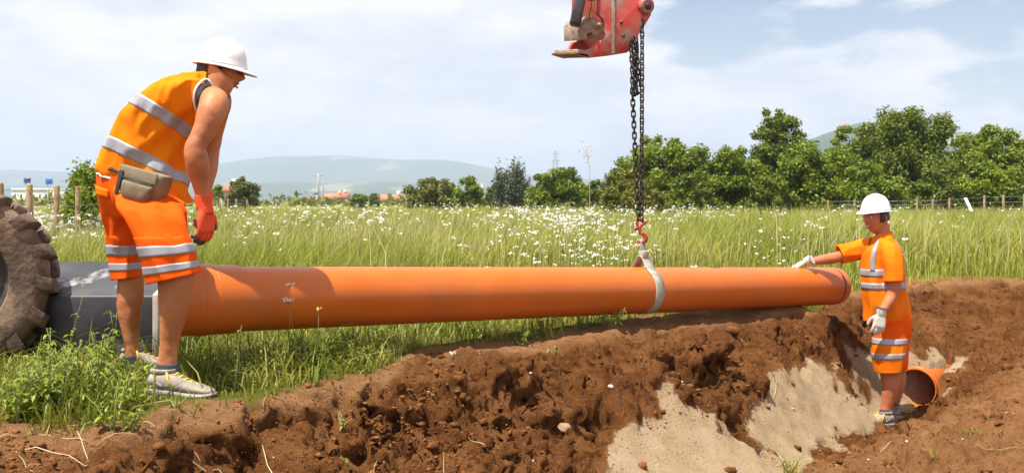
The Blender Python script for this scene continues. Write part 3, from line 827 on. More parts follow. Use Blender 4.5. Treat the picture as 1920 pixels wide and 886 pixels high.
M_shoe = stuff_mat('taupe_suede_shoe', (.24,.20,.165), (.36,.31,.265), 14, .85, .4, 90, c3=(.17,.15,.13), s3=9)
M_sole = stuff_mat('grey_sole', (.22,.21,.20), (.34,.32,.30), 12, .8, .3, 60)
M_yellow = stuff_mat('yellow_trim', (.72,.50,.02), (.8,.58,.04), 20, .7)
M_lens = stuff_mat('clear_glasses', (.5,.5,.5), (.55,.55,.55), 5, .05, spec=.6)
M_lens.node_tree.nodes['Principled BSDF'].inputs['Transmission Weight'].default_value = .9
M_eye = stuff_mat('eye_white', (.6,.58,.55), (.65,.62,.6), 5, .2)
M_lip = stuff_mat('lips', (.38,.10,.075), (.42,.12,.09), 9, .45)
M_teeth = stuff_mat('teeth', (.68,.64,.56), (.72,.68,.6), 9, .3)

def part_empty(name, loc, parent):
    o = bpy.data.objects.new(name, None); o.empty_display_size = .1; COL.objects.link(o); o.location = loc
    o.parent = parent; o.location = Vector(loc)-chain_loc(parent)
    return o

def catmull(arr, sub):
    arr = np.asarray(arr, float); n = len(arr)
    ext = np.vstack([2*arr[0]-arr[1], arr, 2*arr[-1]-arr[-2]])
    out = []
    for i in range(n-1):
        p0, p1, p2, p3 = ext[i:i+4]
        for k in range(sub):
            t = k/sub
            out.append(.5*((2*p1)+(-p0+p2)*t+(2*p0-5*p1+4*p2-p3)*t*t+(-p0+3*p1-3*p2+p3)*t**3))
    out.append(arr[-1])
    return np.array(out)

def ring_grid(rings, seg=40, sub=5):
    """rings: (centre, half axis A, half axis B, squareness) -> grid (n, seg, 3). Angle 0 = +A, 90 = +B"""
    flat = [np.concatenate([np.array(c), np.array(a), np.array(b), [e]]) for c, a, b, e in rings]
    f = catmull(flat, sub)
    th = np.linspace(0, 2*np.pi, seg, endpoint=False)
    V = []
    for r in f:
        e = 2.0/max(r[9], 1.2)
        cs = np.sign(np.cos(th))*np.abs(np.cos(th))**e; sn = np.sign(np.sin(th))*np.abs(np.sin(th))**e
        V.append(r[:3]+cs[:, None]*r[3:6]+sn[:, None]*r[6:9])
    return np.array(V)

def imring(lx, ly, rx, ry, Y, rd, e=2.0, dY=0.0):
    """ring whose photo outline runs from (lx,ly) to (rx,ry); rd = half thickness in depth; B points at the camera"""
    a, c = W(lx, ly, Y-dY), W(rx, ry, Y+dY)
    return ((a+c)/2, (c-a)/2, Vector((0, -rd, 0)), e)

def limb_rings(pts, radii, flat=None):
    """round limb through pts"""
    pts = [Vector(p) for p in pts]; out = []; n = len(pts)
    t0 = (pts[1]-pts[0]).normalized(); up = Vector((0, 1, 0)) if abs(t0.y) < .8 else Vector((1, 0, 0))
    u = (up-t0*up.dot(t0)).normalized()
    for i in range(n):
        t = (pts[min(i+1, n-1)]-pts[max(i-1, 0)]).normalized()
        u = (u-t*u.dot(t)).normalized(); v = t.cross(u)
        r = radii[i]; ra, rb = r if isinstance(r, tuple) else (r, r)
        out.append((pts[i], v*ra, u*rb, 2.0))
    return out

def grid_faces(n, seg): 
    i = np.arange(n-1)[:, None]*seg; k = np.arange(seg)[None, :]; k2 = (k+1) % seg
    return np.stack([i+k, i+k2, i+seg+k2, i+seg+k], -1).reshape(-1, 4)

def closed_grid(mb, G):
    n, seg, _ = G.shape
    V = np.vstack([G.reshape(-1, 3), G[0].mean(0)[None], G[-1].mean(0)[None]]); a, c = n*seg, n*seg+1
    k = np.arange(seg); k2 = (k+1) % seg
    mb.add(V, [grid_faces(n, seg), np.stack([np.full(seg, a), k2, k], -1), np.stack([np.full(seg, c), (n-1)*seg+k, (n-1)*seg+k2], -1)])

def grid_normals(G):
    n, seg, _ = G.shape
    du = np.gradient(G, axis=0); dv = np.roll(G, -1, 1)-np.roll(G, 1, 1)
    N = np.cross(dv, du); N /= np.linalg.norm(N, axis=2)[..., None]+1e-12
    c = G.mean(1, keepdims=True)
    if ((G-c)*N).sum() < 0: N = -N
    return N

def wrinkle(G, amp, scale, seed, stretch=(1, 1, 1), fold=0.0, fdir=(0, 0, 1), fscale=14.0):
    P = G.reshape(-1, 3)*np.array(stretch)
    d = amp*fbm(P*scale+seed, 3)
    if fold:
        f = np.array(fdir)/np.linalg.norm(fdir)
        q = G.reshape(-1, 3)
        s = q-np.outer(q@f, f)*.75              # stretched along fdir: creases run that way
        d += fold*(0.5-np.abs(pnoise(s*fscale+seed*3)))*1.2
    N = grid_normals(G); d = d-d.mean()
    return G+N*d.reshape(G.shape[0], G.shape[1], 1)

def shell(name, G, mat, parent, th=.004):
    n, seg, _ = G.shape
    me = npmesh(name, G.reshape(-1, 3), grid_faces(n, seg))
    bm = bmesh.new(); bm.from_mesh(me); bmesh.ops.recalc_face_normals(bm, faces=bm.faces); bm.to_mesh(me); bm.free()
    o = link(name, me, mat, parent, True)
    m = o.modifiers.new('thick', 'SOLIDIFY'); m.thickness = th; m.offset = -1
    return o

def patch(name, G, i0, i1, k0, k1, off, mat, parent, th=.002):
    """strip of cloth sewn on the grid: rows i0..i1, columns k0..k1 (wrapping)"""
    N = grid_normals(G); seg = G.shape[1]
    ks = np.arange(k0, k1+1)
    sub = (G+N*off)[i0:i1+1][:, ks % seg]
    if (k1-k0) >= seg:
        return shell(name, (G+N*off)[i0:i1+1], mat, parent, th)
    r, c, _ = sub.shape
    i = np.arange(r-1)[:, None]*c; k = np.arange(c-1)[None, :]
    F = np.stack([i+k, i+k+1, i+c+k+1, i+c+k], -1).reshape(-1, 4)
    o = link(name, npmesh(name, sub.reshape(-1, 3), F), mat, parent, True)
    m = o.modifiers.new('thick', 'SOLIDIFY'); m.thickness = th; m.offset = 0
    return o

def remesh(mb, name, mat, parent, voxel=.006, smooth=4, fac=.5):
    tmp = bpy.data.objects.new('tmp', mb.mesh('tmp')); COL.objects.link(tmp)
    bm = bmesh.new(); bm.from_mesh(tmp.data); bmesh.ops.recalc_face_normals(bm, faces=bm.faces); bm.to_mesh(tmp.data); bm.free()
    m = tmp.modifiers.new('r', 'REMESH'); m.mode = 'VOXEL'; m.voxel_size = voxel
    if smooth:
        s = tmp.modifiers.new('s', 'SMOOTH'); s.iterations = smooth; s.factor = fac
    dg = bpy.context.evaluated_depsgraph_get(); dg.update()
    me = bpy.data.meshes.new_from_object(tmp.evaluated_get(dg))
    bpy.data.objects.remove(tmp)
    me.materials.clear(); me.name = name
    return link(name, me, mat, parent, True)

def relief(o, amp, scale):
    n = len(o.data.vertices); co = np.empty(n*3); no = np.empty(n*3)
    o.data.vertices.foreach_get('co', co); o.data.vertices.foreach_get('normal', no); co = co.reshape(-1, 3); no = no.reshape(-1, 3)
    d = amp*pnoise(co*np.array([1, 1, .6])*scale+3)+amp*.35*pnoise(co*scale*3+8)
    o.data.vertices.foreach_set('co', (co+no*d[:, None]).ravel()); o.data.update()
    return o

def head_grid(c, f, up, k=1.0, smile=0.0):
    """sculpted head; c = middle of the skull, f = where the face points"""
    f = Vector(f).normalized(); up = Vector(up); up = (up-f*up.dot(f)).normalized(); s = f.cross(up)
    n, seg = 72, 80
    ph = np.linspace(-np.pi/2, np.pi/2, n)[:, None]; th = np.linspace(-np.pi, np.pi, seg, endpoint=False)[None, :]
    z = np.sin(ph)*np.ones_like(th); cr = np.cos(ph)
    y = cr*np.cos(th); x = cr*np.sin(th)          # y forward, x to the side
    X = x*.074; Y = y*.097; Zc = z*.118
    front = np.clip(y, 0, 1); low = np.clip(-z, 0, 1)
    X = X*(1-.30*low**1.5); Y = Y*(1-.12*low)
    Y = Y-.035*low**2*np.clip(-y, 0, 1)*3         # skull undercut towards the neck
    Y = Y*np.where((y > 0), 1-.10*np.abs(x)**3, 1)
    def bump(x0, z0, sx, sz): return np.exp(-((x-x0)/sx)**2-((z-z0)/sz)**2)*(y > 0)
    Y = Y+.026*bump(0, -.22, .12, .12)+.016*bump(0, -.06, .10, .17)     # nose
    Y = Y+.007*bump(0, .20, .50, .08)                                    # brow
    for sd in (-1, 1):
        Y = Y-.013*bump(sd*.36, .06, .17, .10)                           # eye sockets
        Y = Y+.005*bump(sd*.36, .05, .10, .05)                           # lids
        X = X+sd*.004*bump(sd*.62, -.15, .2, .2); Y = Y+.005*bump(sd*.45, -.18-.05*0, .18, .14)
        Y = Y+.005*bump(sd*.11, -.25, .06, .06)                          # nostrils
    Y = Y+.007*bump(0, -.47, .20, .045)+.007*bump(0, -.57, .18, .045)-.005*bump(0, -.52, .22, .025)
    Y = Y-.005*bump(0, -.66, .25, .05)+.012*bump(0, -.80, .24, .12)      # chin
    co = np.array(c)[None, None]+(X*k)[..., None]*np.array(s)+(Y*k)[..., None]*np.array(f)+(Zc*k)[..., None]*np.array(up)
    return co, (s, f, up)

def add_ear(mb, c, fr, sd, k):
    s, f, u = fr; base_ = Vector(c)+s*(sd*.071*k)-f*(.008*k)-u*(.012*k)
    pts = []
    for i in range(9):
        a = R(-100)+R(250)*i/8
        pts.append(base_+u*(math.sin(a)*.030*k)-f*(math.cos(a)*.016*k)*1+s*(sd*.010*k))
    mb.tube(pts, [.005*k, .006*k, .0065*k, .007*k, .007*k, .007*k, .0065*k, .006*k, .005*k], 8)
    G = ring_grid([(base_-s*(sd*.01), f*.012*k, u*.024*k, 2), (base_+s*(sd*.008), f*.011*k, u*.022*k, 2)], 14, 2); closed_grid(mb, G)

def helmet(c, f, up, parent, k=1.0):
    """hard hat: domed shell with ridge, all-round rim, peak in front, headband inside"""
    f = Vector(f).normalized(); up = Vector(up); up = (up-f*up.dot(f)).normalized(); s = f.cross(up)
    c = Vector(c); n, seg = 22, 64; G = []
    th = np.linspace(0, 2*np.pi, seg, endpoint=False)
    for i in range(n):
        t = i/(n-1); ph = t*np.pi/2*1.0
        rad = np.cos(ph)**.82 if ph < np.pi/2-1e-6 else 0.0
        zz = .128*np.sin(ph)**1.0
        ridge = .006*np.exp(-((np.sin(th)*rad)/.16)**2)*np.sin(ph)
        ridge2 = .0035*np.exp(-((np.abs(np.sin(th)*rad)-.45)/.10)**2)*np.sin(ph)
        flare = .006*max(0, 1-t*7)
        row = [np.array(c)+np.array(f)*((.118+flare)*rad*np.cos(a)*k)+np.array(s)*((.101+flare)*rad*np.sin(a)*k)+np.array(up)*((zz+ridge[j]+ridge2[j])*k) for j, a in enumerate(th)]
        G.append(row)
    G = np.array(G)
    o = shell('shell', G, M_helmet, parent, .004); 
    # rim and peak
    rows = []
    for t, drop in ((0, .0), (.5, -.003), (1, -.009)):
        row = []
        for a in th:
            fr = max(0, math.cos(a))**2.2
            ext = (.006+.044*fr)*t
            p = c+f*((.124*math.cos(a))*k)+s*((.107*math.sin(a))*k)
            dirv = (f*math.cos(a)+s*math.sin(a)).normalized() if fr < .3 else (f*(math.cos(a)+.6)+s*math.sin(a)*.7).normalized()
            row.append(np.array(p+dirv*(ext*k)+up*((drop-.012*fr*t)*k)))
        rows.append(row)
    shell('peak', np.array(rows), M_helmet, parent, .004)
    mb = MB()
    mb.tube([c+f*(.098*k*math.cos(a))+s*(.078*k*math.sin(a))-up*(.006*k) for a in np.linspace(0, 2*np.pi, 32, endpoint=False)], .009*k, 6, closed=True)
    mb.build('headband', M_black, parent, True)

def hand_parts(wr, d, n, t, curl=(.5,.6,.4), k=1.0, spread=.12, thumb=.5, rad=.0098):
    """wr wrist, d towards the fingers, n out of the palm, t towards the thumb side. Returns palm grid and finger grids"""
    d = Vector(d).normalized(); n = Vector(n); n = (n-d*n.dot(d)).normalized(); t0 = d.cross(n); t = t0 if t0.dot(Vector(t)) > 0 else -t0
    wr = Vector(wr); out = []
    palm = ring_grid([(wr-d*.012*k, t*.029*k, n*.021*k, 2.2), (wr+d*.012*k, t*.031*k, n*.021*k, 2.3), (wr+d*.045*k, t*.041*k, n*.019*k, 2.6), (wr+d*.080*k, t*.043*k, n*.016*k, 2.6), (wr+d*.096*k, t*.040*k, n*.012*k, 2.4)], 28, 4)
    out.append(palm)
    for j, (off, L_, ra) in enumerate(((.031, .070, .98), (.0105, .080, 1.02), (-.0105, .074, 1.0), (-.030, .058, .90))):
        p = wr+d*(.088-.006*abs(j-1.2))*k+t*off*k
        dd = (d+t*(spread*(1.5-j)/1.5)).normalized()
        pts = [p-dd*.012*k, p]; ang = 0
        for seg_, c_ in zip((.46, .31, .23), curl):
            ang += c_*(1+.08*j)
            dirv = dd*math.cos(ang)+n*math.sin(ang)
            pts.append(pts[-1]+dirv*L_*seg_*k)
        rr = rad*ra*k
        out.append(ring_grid(limb_rings(pts, [rr*1.0, rr*1.05, rr*1.0, rr*.92, rr*.72]), 12, 4))
    p = wr+d*.022*k+t*.026*k+n*.004*k
    dv = (d*.62+t*.72+n*.30*thumb).normalized(); dv2 = (d*.88+t*.30+n*(.5*thumb)).normalized()
    out.append(ring_grid(limb_rings([p-dv*.012*k, p+dv*.018*k, p+dv*.042*k, p+dv*.042*k+dv2*.026*k, p+dv*.042*k+dv2*.045*k], [.014*k, .0145*k, .0125*k, .0115*k, .0085*k]), 12, 4))
    return out

def shoe(heel, toe, up, parent, width=.047, k=1.0, trim=None, sockrings=None):
    """trainer: sole, upper, tongue, laces, collar"""
    heel, toe = Vector(heel), Vector(toe); L_ = (toe-heel).length; f = (toe-heel).normalized(); up = Vector(up).normalized(); up = (up-f*up.dot(f)).normalized(); s = f.cross(up)
    H = L_/.29
    def sec(t, w, z0, z1, e): return (heel+f*(t*L_)+up*((z0+z1)/2*H), s*(w*H), up*((z1-z0)/2*H), e)
    sole = ring_grid([sec(-.005, .020, .006, .024, 2.5), sec(.03, .033, .001, .030, 3), sec(.2, .037, .0, .030, 3.4), sec(.45, .036, .003, .026, 3.4), sec(.7, .047, .0, .024, 3.4), sec(.88, .042, .004, .024, 3), sec(.98, .024, .012, .026, 2.6), sec(1.005, .008, .017, .024, 2)], 28, 4)
    upper = ring_grid([sec(.005, .018, .022, .060, 2.2), sec(.04, .031, .018, .088, 2.3), sec(.16, .036, .016, .100, 2.3), sec(.30, .037, .016, .098, 2.2), sec(.45, .038, .016, .082, 2.2), sec(.62, .043, .016, .064, 2.2), sec(.80, .041, .016, .050, 2.2), sec(.93, .027, .016, .041, 2.1), sec(.985, .010, .018, .033, 2)], 32, 4)
    root = None
    mb = MB(); closed_grid(mb, upper); up_o = mb.build('shoe', M_shoe, parent, True)
    mb = MB(); closed_grid(mb, sole); mb.build('sole', M_sole, up_o, True)
    lace = MB()
    for i in range(5):
        t = .40+.075*i; zt = (.088-.0068*i*1.35)*H
        w = .020*H
        lace.tube([heel+f*(t*L_)+s*w+up*(zt-.006*H), heel+f*((t+.02)*L_)+up*(zt+.004*H), heel+f*((t+.04)*L_)-s*w+up*(zt-.006*H)], .0032*H, 6)
    lace.build('laces', trim or M_white, up_o, True)
    ov = ring_grid([sec(.03, .0335, .03, .078, 2.3), sec(.10, .0365, .03, .09, 2.3), sec(.2, .0385, .026, .072, 2.3), sec(.27, .0385, .026, .055, 2.2)], 32, 3)
    shell('heel_overlay', ov, M_sole, up_o, .003)
    col = ring_grid([(heel+f*(.19*L_)+up*(.088*H), f*(.052*H), s*(.034*H), 2), (heel+f*(.20*L_)+up*(.101*H), f*(.054*H), s*(.036*H), 2), (heel+f*(.205*L_)+up*(.106*H), f*(.048*H), s*(.030*H), 2)], 28, 3)
    shell('collar', col, M_shoe, up_o, .005)
    if trim is not None:
        for q in (1, -1):
            mb = MB(); mb.tube([heel+f*(.33*L_)+s*(q*.036*H)+up*(.098*H), heel+f*(.36*L_)+s*(q*.039*H)+up*(.07*H), heel+f*(.42*L_)+s*(q*.042*H)+up*(.035*H)], .004*H, 6)
            mb.build('side_trim', trim, up_o, True)
    return up_o

def face_extras(c, fr, parent, k=1.0, glasses=False, smile=False):
    s, f, u = fr; c = Vector(c)
    for sd in (-1, 1):
        p = c+s*(sd*.030*k)+f*(.0765*k)+u*(.007*k)
        bm = bmesh.new(); bmesh.ops.create_uvsphere(bm, u_segments=14, v_segments=10, radius=.0115*k); bmesh.ops.translate(bm, verts=bm.verts, vec=p)
        me = bpy.data.meshes.new('eye'); bm.to_mesh(me); bm.free(); eo = link('eye', me, M_eye, parent, True)
        bm = bmesh.new(); bmesh.ops.create_uvsphere(bm, u_segments=12, v_segments=8, radius=.0058*k); bmesh.ops.translate(bm, verts=bm.verts, vec=p+f*.0072*k)
        me = bpy.data.meshes.new('pupil'); bm.to_mesh(me); bm.free(); link('pupil', me, M_hair, eo, True)
        mb = MB(); mb.tube([c+s*(sd*.014*k)+f*(.094*k)+u*(.023*k), c+s*(sd*.030*k)+f*(.092*k)+u*(.028*k), c+s*(sd*.048*k)+f*(.079*k)+u*(.023*k)], [.003*k, .004*k, .0025*k], 6); mb.build('eyebrow', M_hair, parent, True)
    mb = MB()
    for dz, bow in ((-.0555, .004), (-.0665, -.004)):
        mb.tube([c+s*(x*k)+f*((.0905-abs(x)*.42)*k)+u*((dz+bow*(1-abs(x)/.024)-(.0)+(.006*abs(x)/.024 if smile else 0))*k) for x in (-.024, -.012, 0, .012, .024)], [.002*k, .0045*k, .005*k, .0045*k, .002*k], 8)
    mb.build('lips', M_lip, parent, True)
    if smile:
        mb = MB(); mb.tube([c+s*(x*k)+f*((.0895-abs(x)*.42)*k)+u*((-.0605+.003*abs(x)/.018)*k) for x in (-.018, -.009, 0, .009, .018)], .0038*k, 8); mb.build('teeth', M_teeth, parent, True)
    if glasses:
        mb = MB()
        for sd in (-1, 1):
            mb.tube([c+s*(sd*.006*k)+f*(.103*k)+u*(.010*k), c+s*(sd*.045*k)+f*(.093*k)+u*(.016*k), c+s*(sd*.070*k)+f*(.070*k)+u*(.012*k), c+s*(sd*.078*k)+u*(.006*k)], .0028*k, 6)
            mb.tube([c+s*(sd*.008*k)+f*(.104*k)-u*(.006*k), c+s*(sd*.030*k)+f*(.100*k)-u*(.018*k), c+s*(sd*.056*k)+f*(.084*k)-u*(.012*k), c+s*(sd*.070*k)+f*(.070*k)+u*(.010*k)], .0022*k, 6)
        g = mb.build('glasses_frame', M_palesteel, parent, True)
        mb = MB()
        for sd in (-1, 1):
            V = [c+s*(sd*x*k)+f*(y*k)+u*(z*k) for x, y, z in ((.007, .104, .010), (.045, .094, .015), (.068, .072, .012), (.056, .085, -.011), (.030, .101, -.017), (.009, .105, -.006))]
            mb.add(np.array([tuple(v) for v in V]), np.array([[0, 1, 2, 3], [0, 3, 4, 5]]))
        mb.build('lens', M_lens, g)

def add_hair(hg, c, fr, parent, low=-.055, fwd=.025):
    s_, f_, u_ = fr; c_ = np.array(c); loc = hg-c_; Zl = loc@np.array(u_); Yl = loc@np.array(f_)
    G = c_+loc*1.05
    sel = (Zl > low-.3*np.clip(Yl+.02, -1, .0)) & (Yl < fwd) & (Zl < .11)
    n, seg, _ = G.shape; F = grid_faces(n, seg); sv = sel.ravel(); F = F[sv[F].all(1)]
    ho = link('hair', npmesh('hair', G.reshape(-1, 3), F), M_hair, parent, True); ho.modifiers.new('t', 'SOLIDIFY').thickness = .008
    return ho

# ------------------------------------------------------------------ the man bending at the left
man = thing('person', Vector((W(300, 740, 4.3).x, 4.35, 0)), 'man in orange vest, shorts and white helmet bending beside the pipe', 'person')
YN, YF, YM = 4.22, 4.72, 4.54
body = MB()
# legs (skin)
nl = [imring(268,470,368,462,YN+.03,.085), imring(290,508,367,505,YN+.01,.07), imring(297,530,364,528,YN,.062), imring(297,552,360,550,YN,.057), imring(299,580,355,578,YN+.005,.056), imring(300,610,345,608,YN+.01,.047), imring(299,645,337,643,YN+.015,.040), imring(296,672,334,672,YN+.015,.038), imring(294,700,338,700,YN+.015,.040), imring(296,722,360,722,YN+.015,.035)]
fl = [imring(205,455,275,458,YF,.08), imring(222,505,271,505,YF,.062), imring(222,530,269,530,YF,.055), imring(220,556,268,556,YF,.054), imring(221,585,265,585,YF,.052), imring(227,615,261,615,YF,.043), imring(233,645,260,645,YF,.036), imring(235,668,262,668,YF,.034), imring(234,690,272,690,YF,.034)]
closed_grid(body, ring_grid(nl, 32, 4)); closed_grid(body, ring_grid(fl, 32, 4))
# trunk under the clothes
tr = [imring(230,392,325,405,YM,.09), imring(215,358,322,375,YM,.115), imring(222,315,325,345,YM,.115), imring(245,262,328,300,YM,.11), imring(282,216,352,258,YM,.11), imring(324,184,378,232,YM,.11), imring(358,160,404,204,YM,.09), imring(384,146,426,180,YM,.06), imring(390,128,436,165,YM,.056), imring(392,110,436,150,YM,.055)]
closed_grid(body, ring_grid(tr, 36, 4))
# near arm
SH = W(402, 193, YM-.175)
arm = [(W(400,182,YM-.10), .054), (SH, .064), (W(396,212,YM-.22), .061), (W(385,240,YM-.24), .050), (W(375,258,YM-.25), .0455), (W(366,276,YM-.258), .0465), (W(367,292,YM-.253), .0495), (W(371,315,YM-.24), .049), (W(376,342,YM-.225), .038), (W(381,370,YM-.215), (.027, .031)), (W(383,386,YM-.215), .028)]
closed_grid(body, ring_grid(limb_rings([a for a, r in arm], [r for a, r in arm]), 28, 5))
# far arm, reaching down in front
farm = [(W(410,178,YM+.10), .056), (W(408,195,YM+.18), .064), (W(402,235,YM+.22), .052), (W(394,280,YM+.22), .044), (W(390,320,YM+.19), .042), (W(386,356,YM+.16), .030), (W(385,368,YM+.155), .028)]
closed_grid(body, ring_grid(limb_rings([a for a, r in farm], [r for a, r in farm]), 24, 4))
HF = Vector((.97, .06, -.17)); HU = Vector((.17, 0, .98)); HC = W(414, 130, YM+.05); HK = 1.0
hg, hfr = head_grid(HC, HF, HU, HK)
closed_grid(body, hg); add_ear(body, HC, hfr, 1, HK); add_ear(body, HC, hfr, -1, HK)
relief(remesh(body, 'body', M_skin, man, .0066, 3, .4), .006, 8.0)
face_extras(HC, hfr, man, HK, glasses=True)
add_hair(hg, HC, hfr, man)
s_, f_, u_ = hfr
hel = part_empty('hard_hat', HC+Vector(u_)*.045, man)
helmet(HC+Vector(u_)*.016*HK-Vector(f_)*.002, HF, HU, hel, 1.0)

# vest
vr = [imring(191,322,352,384,YM,.18,2.1), imring(189,306,352,370,YM,.18,2.1), imring(197,281,350,350,YM,.175,2.1), imring(213,252,348,320,YM,.175,2.1), imring(237,219,355,286,YM,.18,2.1), imring(266,192,374,256,YM,.185,2.1), imring(302,167,394,236,YM,.19,2.1), imring(336,151,406,216,YM,.185,2.2), imring(364,142,411,204,YM,.165,2.2), imring(383,139,411,194,YM,.12,2.0), imring(391,140,410,184,YM,.085,2.0)]
lift = [0, 4, 10, 16, 20, 20, 16, 10, 5, 0, 0]
vr = [(c, a, b+Vector((-.0, 0, l/420.0)), e) for (c, a, b, e), l in zip(vr, lift)]
VG = ring_grid(vr, 96, 9)
VG = wrinkle(VG, .010, 5, 3.0, (1, 1, 1), .042, (.55, .1, .8), 10)
VG = wrinkle(VG, .003, 22, 8.0, fold=.012, fdir=(.2, .1, 1), fscale=21)
vest = shell('safety_vest', VG, M_vest, man, .004)
patch('reflective_stripe', VG, 19, 25, 0, 96, .0022, M_refl, vest)
patch('reflective_stripe', VG, 40, 46, 0, 96, .0022, M_refl, vest)
mb = MB(); mb.tube([Vector(p) for p in VG[0][::2]], .0055, 6, closed=True); mb.build('hem_piping', M_white, vest, True)
# armhole: dark undershirt inside white piping, both lying on the vest
def on_grid(G, cols, px, py):
    S = G[:, cols].reshape(-1, 3); qx = 960+FPX*S[:, 0]/S[:, 1]; qy = HOR+FPX*(CAM_Z-S[:, 2])/S[:, 1]
    N_ = grid_normals(G)[:, cols].reshape(-1, 3)
    d = np.hypot(qx-px, qy-py); i = np.argsort(d)[:6]; w = 1/(d[i]+.6)
    return Vector((S[i]*w[:, None]).sum(0)/w.sum()), Vector((N_[i]*w[:, None]).sum(0)/w.sum()).normalized()
def arm_loop(rx, ry, off):
    out = []
    for a in np.linspace(0, 2*np.pi, 44, endpoint=False):
        u, v = rx*math.cos(a), ry*math.sin(a); c, q = math.cos(R(-24)), math.sin(R(-24))
        p, n_ = on_grid(VG, np.arange(6, 46), 400+u*c-v*q, 194+u*q+v*c); out.append(p+n_*off)
    for _ in range(3): out = [(out[i-1]+out[i]*2+out[(i+1) % 44])/4 for i in range(44)]
    return out
lo, li = arm_loop(35, 47, .006), arm_loop(22, 33, .012)
mb = MB(); mb.tube(lo, .0055, 6, closed=True); mb.build('armhole_piping', M_white, vest, True)
G_ = np.array([[tuple(p) for p in lo], [tuple(p.lerp(q, .35)+Vector((0, -.006, 0))) for p, q in zip(lo, li)], [tuple(p.lerp(q, .7)+Vector((0, -.012, 0))) for p, q in zip(lo, li)], [tuple(q+Vector((0, -.014, 0))) for q in li]])
shell('undershirt_edge', G_, M_dark, vest, .006)
# shorts
pel = [imring(196,302,345,345,YM,.155,2.2), imring(189,320,344,362,YM,.162,2.2), imring(187,345,341,385,YM,.165,2.2), imring(190,372,342,402,YM,.155,2.2), imring(196,402,346,418,YM,.13,2.0)]
lg_n = [imring(216,352,342,372,YM-.09,.112,2.2), imring(226,392,344,398,YN+.06,.110,2.2), imring(254,434,350,434,YN+.0,.103,2.2), imring(267,474,360,466,YN-.02,.098,2.2), imring(275,506,367,494,YN-.02,.096,2.2), imring(280,532,372,511,YN-.02,.096,2.2)]
lg_f = [imring(188,345,300,352,YM+.09,.11,2.2), imring(191,385,290,392,YF-.06,.105,2.2), imring(201,430,283,434,YF-.02,.10,2.2), imring(206,470,275,470,YF,.095,2.2), imring(211,498,270,496,YF,.092,2.2), imring(215,524,268,517,YF,.09,2.2)]
PGd = wrinkle(ring_grid(pel, 72, 6), .006, 6, 11., fold=.010, fdir=(.2, 0, 1), fscale=12)
NG = wrinkle(ring_grid(lg_n, 72, 9), .006, 6, 5., fold=.034, fdir=(-.55, .1, 1), fscale=10)
FG = wrinkle(ring_grid(lg_f, 72, 9), .006, 6, 15., fold=.026, fdir=(.2, .1, 1), fscale=11)
mb = MB(); closed_grid(mb, PGd); closed_grid(mb, NG[:28]); closed_grid(mb, FG[:28])
sh = remesh(mb, 'shorts', M_short, man, .006, 3, .5)
shell('trouser_leg', NG[20:], M_short, sh, .004); shell('trouser_leg', FG[20:], M_short, sh, .004)
for G_ in (NG, FG):
    patch('reflective_stripe', G_, 24, 29, 0, 72, .0025, M_refl, sh); patch('reflective_stripe', G_, 34, 39, 0, 72, .0025, M_refl, sh)
# back pocket flaps
patch('pocket_flap', PGd, 12, 16, 23, 29, .007, M_vest, sh, .004)
patch('pocket_flap', PGd, 12, 17, 33, 36, .007, M_vest, sh, .004)
# belt pack
pk_rot = Matrix.Rotation(R(14), 3, 'Y') @ Matrix.Rotation(R(-22), 3, 'Z')
pkc = W(270, 350, YM-.205)
pk = thing('belt_bag', pkc, 'khaki canvas belt bag on the hip of the bending man', 'bag')
def rbox(name, c, size, rot, mat, parent, bev):
    mb = MB(); mb.box(c, size, rot); o = mb.build(name, mat, parent, True); m = o.modifiers.new('b', 'BEVEL'); m.width = bev; m.segments = 4
    return o
def pkp(x, y, z): return pkc+pk_rot @ Vector((x, y, z))
mb = MB(); G = []
G = ring_grid([(pkp(0, .0, .074), pk_rot @ Vector((.110, 0, 0)), pk_rot @ Vector((0, -.028, 0)), 3.2), (pkp(0, -.004, .066), pk_rot @ Vector((.122, 0, 0)), pk_rot @ Vector((0, -.048, 0)), 3.6), (pkp(0, -.004, .02), pk_rot @ Vector((.120, 0, 0)), pk_rot @ Vector((0, -.056, 0)), 3.6), (pkp(.004, -.004, -.035), pk_rot @ Vector((.100, 0, 0)), pk_rot @ Vector((0, -.056, 0)), 3.4), (pkp(.008, 0, -.075), pk_rot @ Vector((.078, 0, 0)), pk_rot @ Vector((0, -.045, 0)), 3.0), (pkp(.008, 0, -.086), pk_rot @ Vector((.06, 0, 0)), pk_rot @ Vector((0, -.028, 0)), 2.6)], 56, 5)
G = wrinkle(G, .008, 9, 4.); closed_grid(mb, G); pb = mb.build('pouch', M_pack, pk, True)
G2 = ring_grid([(pkp(.02, -.058, .012), pk_rot @ Vector((.078, 0, 0)), pk_rot @ Vector((0, -.006, 0)), 3.2), (pkp(.02, -.060, .004), pk_rot @ Vector((.082, 0, 0)), pk_rot @ Vector((0, -.020, 0)), 3.6), (pkp(.02, -.058, -.04), pk_rot @ Vector((.074, 0, 0)), pk_rot @ Vector((0, -.024, 0)), 3.4), (pkp(.02, -.050, -.074), pk_rot @ Vector((.06, 0, 0)), pk_rot @ Vector((0, -.018, 0)), 3)], 44, 5)
mb = MB(); closed_grid(mb, wrinkle(G2, .005, 12, 2.)); mb.build('front_pocket', M_pack, pk, True)
fl_ = rbox('flap', pkp(.0, -.054, .048), (.215, .010, .050), pk_rot, M_pack, pk, .006)
mb = MB(); mb.tube([pkp(-.10, -.061, .024), pkp(0, -.066, .020), pkp(.10, -.061, .024)], .003, 6); mb.build('zip', M_black, pk, True)
for sx in (-.085,):
    rbox('buckle_strap', pkp(sx, -.062, -.005), (.022, .008, .11), pk_rot, M_black, pk, .003)
rbox('belt_wing', pkp(-.135, .035, .045), (.075, .012, .085), pk_rot @ Matrix.Rotation(R(35), 3, 'Z'), M_pack, pk, .005)
